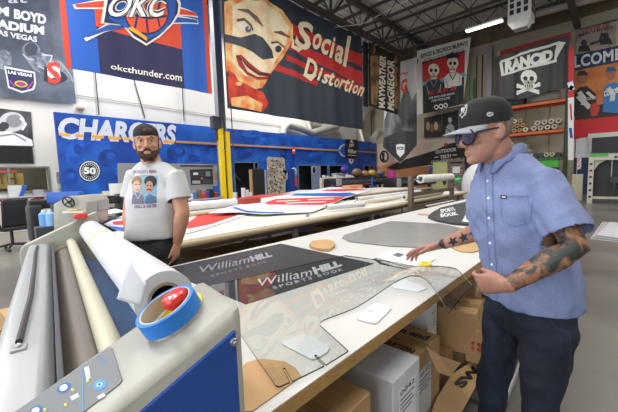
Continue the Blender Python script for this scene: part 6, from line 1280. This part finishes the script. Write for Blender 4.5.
me = remesh(f.bm, .008, 7); tw = wrink(9, 6, 6, 4); crease(me, .006, tw); open_end(me, [(t2L, (e2L-s2L).normalized(), .11), (t2R, (e2R-s2R).normalized(), .11)])
tee = link_mesh('t_shirt', me, ts, m2, True); md = tee.modifiers.new('t', 'SOLIDIFY'); md.thickness = .003; md.offset = -1
bt_ = bvh_of(tee); it = []
it.append(([(131, 177), (144, 174.5), (144, 204), (134, 204.5)], '#8f9fae', 0)); it.append(([(144, 174.5), (157.5, 176), (156.5, 203), (144, 204)], '#7ba3c0', 0))
it += [(ellpx(136.8, 181, 5.4, 5), '#8a6a4a', 1), (ellpx(136.6, 186.5, 4.0, 6), '#d0aa98', 2), (ellpx(136, 184.5, .9, .6), '#4a3a34', 3), (ellpx(139, 184.3, .9, .6), '#4a3a34', 3), (linepx([(136, 190), (139, 189.8)], .7), '#8f5650', 3), ([(131.5, 204), (132.5, 195), (137, 192), (143, 195), (144, 204)], '#6f6a7c', 2), (linepx([(135, 193), (138, 199), (141, 193)], .8), '#c4c0c8', 3)]
it += [(ellpx(150.5, 181.5, 6.4, 6), '#241f24', 1), (ellpx(149, 187, 4.0, 6.2, 8), '#b98a72', 2), (ellpx(147.4, 185.4, .9, .6), '#2a2022', 3), (ellpx(150.6, 185.5, .9, .6), '#2a2022', 3), (linepx([(146.6, 190), (149, 189.2), (151.4, 190.2)], 1.2), '#241f24', 3), ([(145, 204), (145.4, 197), (150, 194), (156, 197), (156.5, 203)], '#4a6684', 2)]
it.append((textpx('YOU\'VE GOT A FRIEND', (133, 173.6), (156.5, 173.2), (156.5, 169.6), (133, 170.6), bold=.03), '#7a4a78', 0)); it.append((textpx('HALL & OATES', (134.5, 208.4), (156.5, 207.4), (156.5, 204.2), (134.5, 205.2), bold=.05), '#7a4a78', 0))
decal('shirt_print', it, bt_, m2, off=.0012, grid=2)
f = MB(); f.tube([ch2+UP*.0+(nb2-ch2)*.82+F2*math.cos(a)*.072+L2*math.sin(a)*.082-UP*(.020*math.cos(a)) for a in [2*math.pi*k/24 for k in range(25)]], .007, 8, cap=False); f.obj('neckband', ts, m2, True)
bh = mat('brown_beard', '#2d2019', .85, c2='#54392a', scale=60, lo=.35, hi=.7, bump=.6, bscale=160)
f = MB(); g = []
for j in range(41):
    a = R(-108+216*j/40); aa = abs(math.degrees(a)); zt = -.083 if aa < 16 else -.083+(aa-16)/14*.022 if aa < 30 else -.061+(aa-30)/45*.006 if aa < 75 else -.055+(aa-75)/33*.055; row = []
    for i in range(9):
        k = i/8; z = -.132+(zt+.132)*k; e = min(1, (1-k)*4+.12)*min(1, (40-j)/3+.1, j/3+.1); n_ = noise.noise(Vector((i*1.7, j*1.3, 3)))*.0018; row.append(f.bm.verts.new(h2.pt(max(z, -.121), a, .011*e+n_, min(0, z+.121)+n_)))
    g.append(row)
for j in range(40):
    for i in range(8): f.face([g[j][i], g[j+1][i], g[j+1][i+1], g[j][i+1]])
f.obj('beard', bh, m2, True)
f = MB(); f.tube([h2.W(.084, .030, -.070), h2.W(.097, .014, -.056), h2.W(.099, 0, -.054), h2.W(.097, -.014, -.056), h2.W(.084, -.030, -.070)], [.004, .0065, .006, .0065, .004], 8); f.obj('moustache', bh, m2, True)
for q in (-1, 1):
    f = MB(); f.tube([h2.W(.088, q*.018, .024), h2.W(.093, q*.034, .029), h2.W(.084, q*.050, .023)], [.003, .0038, .002], 6); f.obj('eyebrow', bh, m2, True)
    f = MB(); f.ball(h2.W(.0785, q*.032, .003), (.0120, .0135, .0105), 12, h2.M()); e_ = f.obj('eye', mat('eye_white', '#c9c2bc', .25), m2, True); f = MB(); f.ball(h2.W(.0895, q*.0315, .002), (.003, .0058, .0058), 10, h2.M()); f.obj('iris', mat('iris_dark', '#3a3a3c', .2), e_, True)
    f = MB(); f.tube([h2.W(.084, q*.018, .006), h2.W(.0925, q*.032, .0125), h2.W(.084, q*.047, .006)], [.003, .0045, .003], 8); f.obj('eyelid', skB, m2, True)
h2.shell(-.045, .045, R(75), R(112), .004, jag=.001).obj('hair', bh, m2, True); h2.shell(-.045, .045, R(-112), R(-75), .004, jag=.001).obj('hair', bh, m2, True); h2.shell(-.07, .05, R(110), R(250), .006, jag=.001).obj('hair', bh, m2, True)
cap2, CP2 = cap_crown(h2, cpb, m2, [(.040, .079, .093, -.108), (.058, .080, .094, -.112), (.080, .077, .087, -.108), (.100, .067, .072, -.094), (.116, .050, .052, -.07), (.127, .028, .028, -.038), (.130, .010, .01, -.014)], R(2))
f = MB(); g = []
for j in range(17):
    t = -1+2*j/16; a = math.pi+R(60)*t; row = []
    for i in range(4): row.append(f.bm.verts.new(CP2(.094, -.108, .080, .046, a)-h2.f*(.07*i/3*(1-abs(t)**2.6)**.5)-h2.u*(.012*i/3)))
    g.append(row)
for j in range(16):
    for i in range(3): f.face([g[j][i], g[j+1][i], g[j+1][i+1], g[j][i+1]])
b_ = f.obj('brim', cpb, cap2, True); b_.modifiers.new('t', 'SOLIDIFY').thickness = .003
decal('strap_opening', [([(141.6, 131.2), (142.6, 128.8), (147, 127.2), (151.4, 128.4), (153, 131.2), (147.4, 130.4)], mat('hair_brown', '#4a3526', .8, c2='#6b4d38', scale=60), 0)], bvh_of(cap2), cap2, off=.0008, grid=1.5)
# ================================================================== LIGHT AND LOOK
w = bpy.data.worlds.new('world'); bpy.context.scene.world = w; w.use_nodes = True
bg = w.node_tree.nodes['Background']; bg.inputs[0].default_value = (.75, .86, 1, 1); bg.inputs[1].default_value = 3.0
ld = bpy.data.lights.new('added_door_fill', 'AREA'); ld.shape = 'RECTANGLE'; ld.size = 10; ld.size_y = 4.9; ld.energy = 900; ld.color = (.9, .95, 1)  # fill light added behind the view, in the invented door opening
lo = bpy.data.objects.new('added_door_fill', ld); COL.objects.link(lo); lo.location = (-2, YB-.3, 2.5); lo.rotation_euler = (R(90), 0, 0)
vs = bpy.context.scene.view_settings
bpy.context.scene.display_settings.display_device = 'sRGB'
vs.view_transform = 'Standard'; vs.look = 'None'; vs.gamma = 1; vs.exposure = -.9; vs.use_curve_mapping = False
cy = bpy.context.scene.cycles; cy.max_bounces = 8; cy.diffuse_bounces = 4; cy.transparent_max_bounces = 12; cy.use_denoising = True; cy.caustics_reflective = False; cy.caustics_refractive = False; cy.sample_clamp_indirect = 4
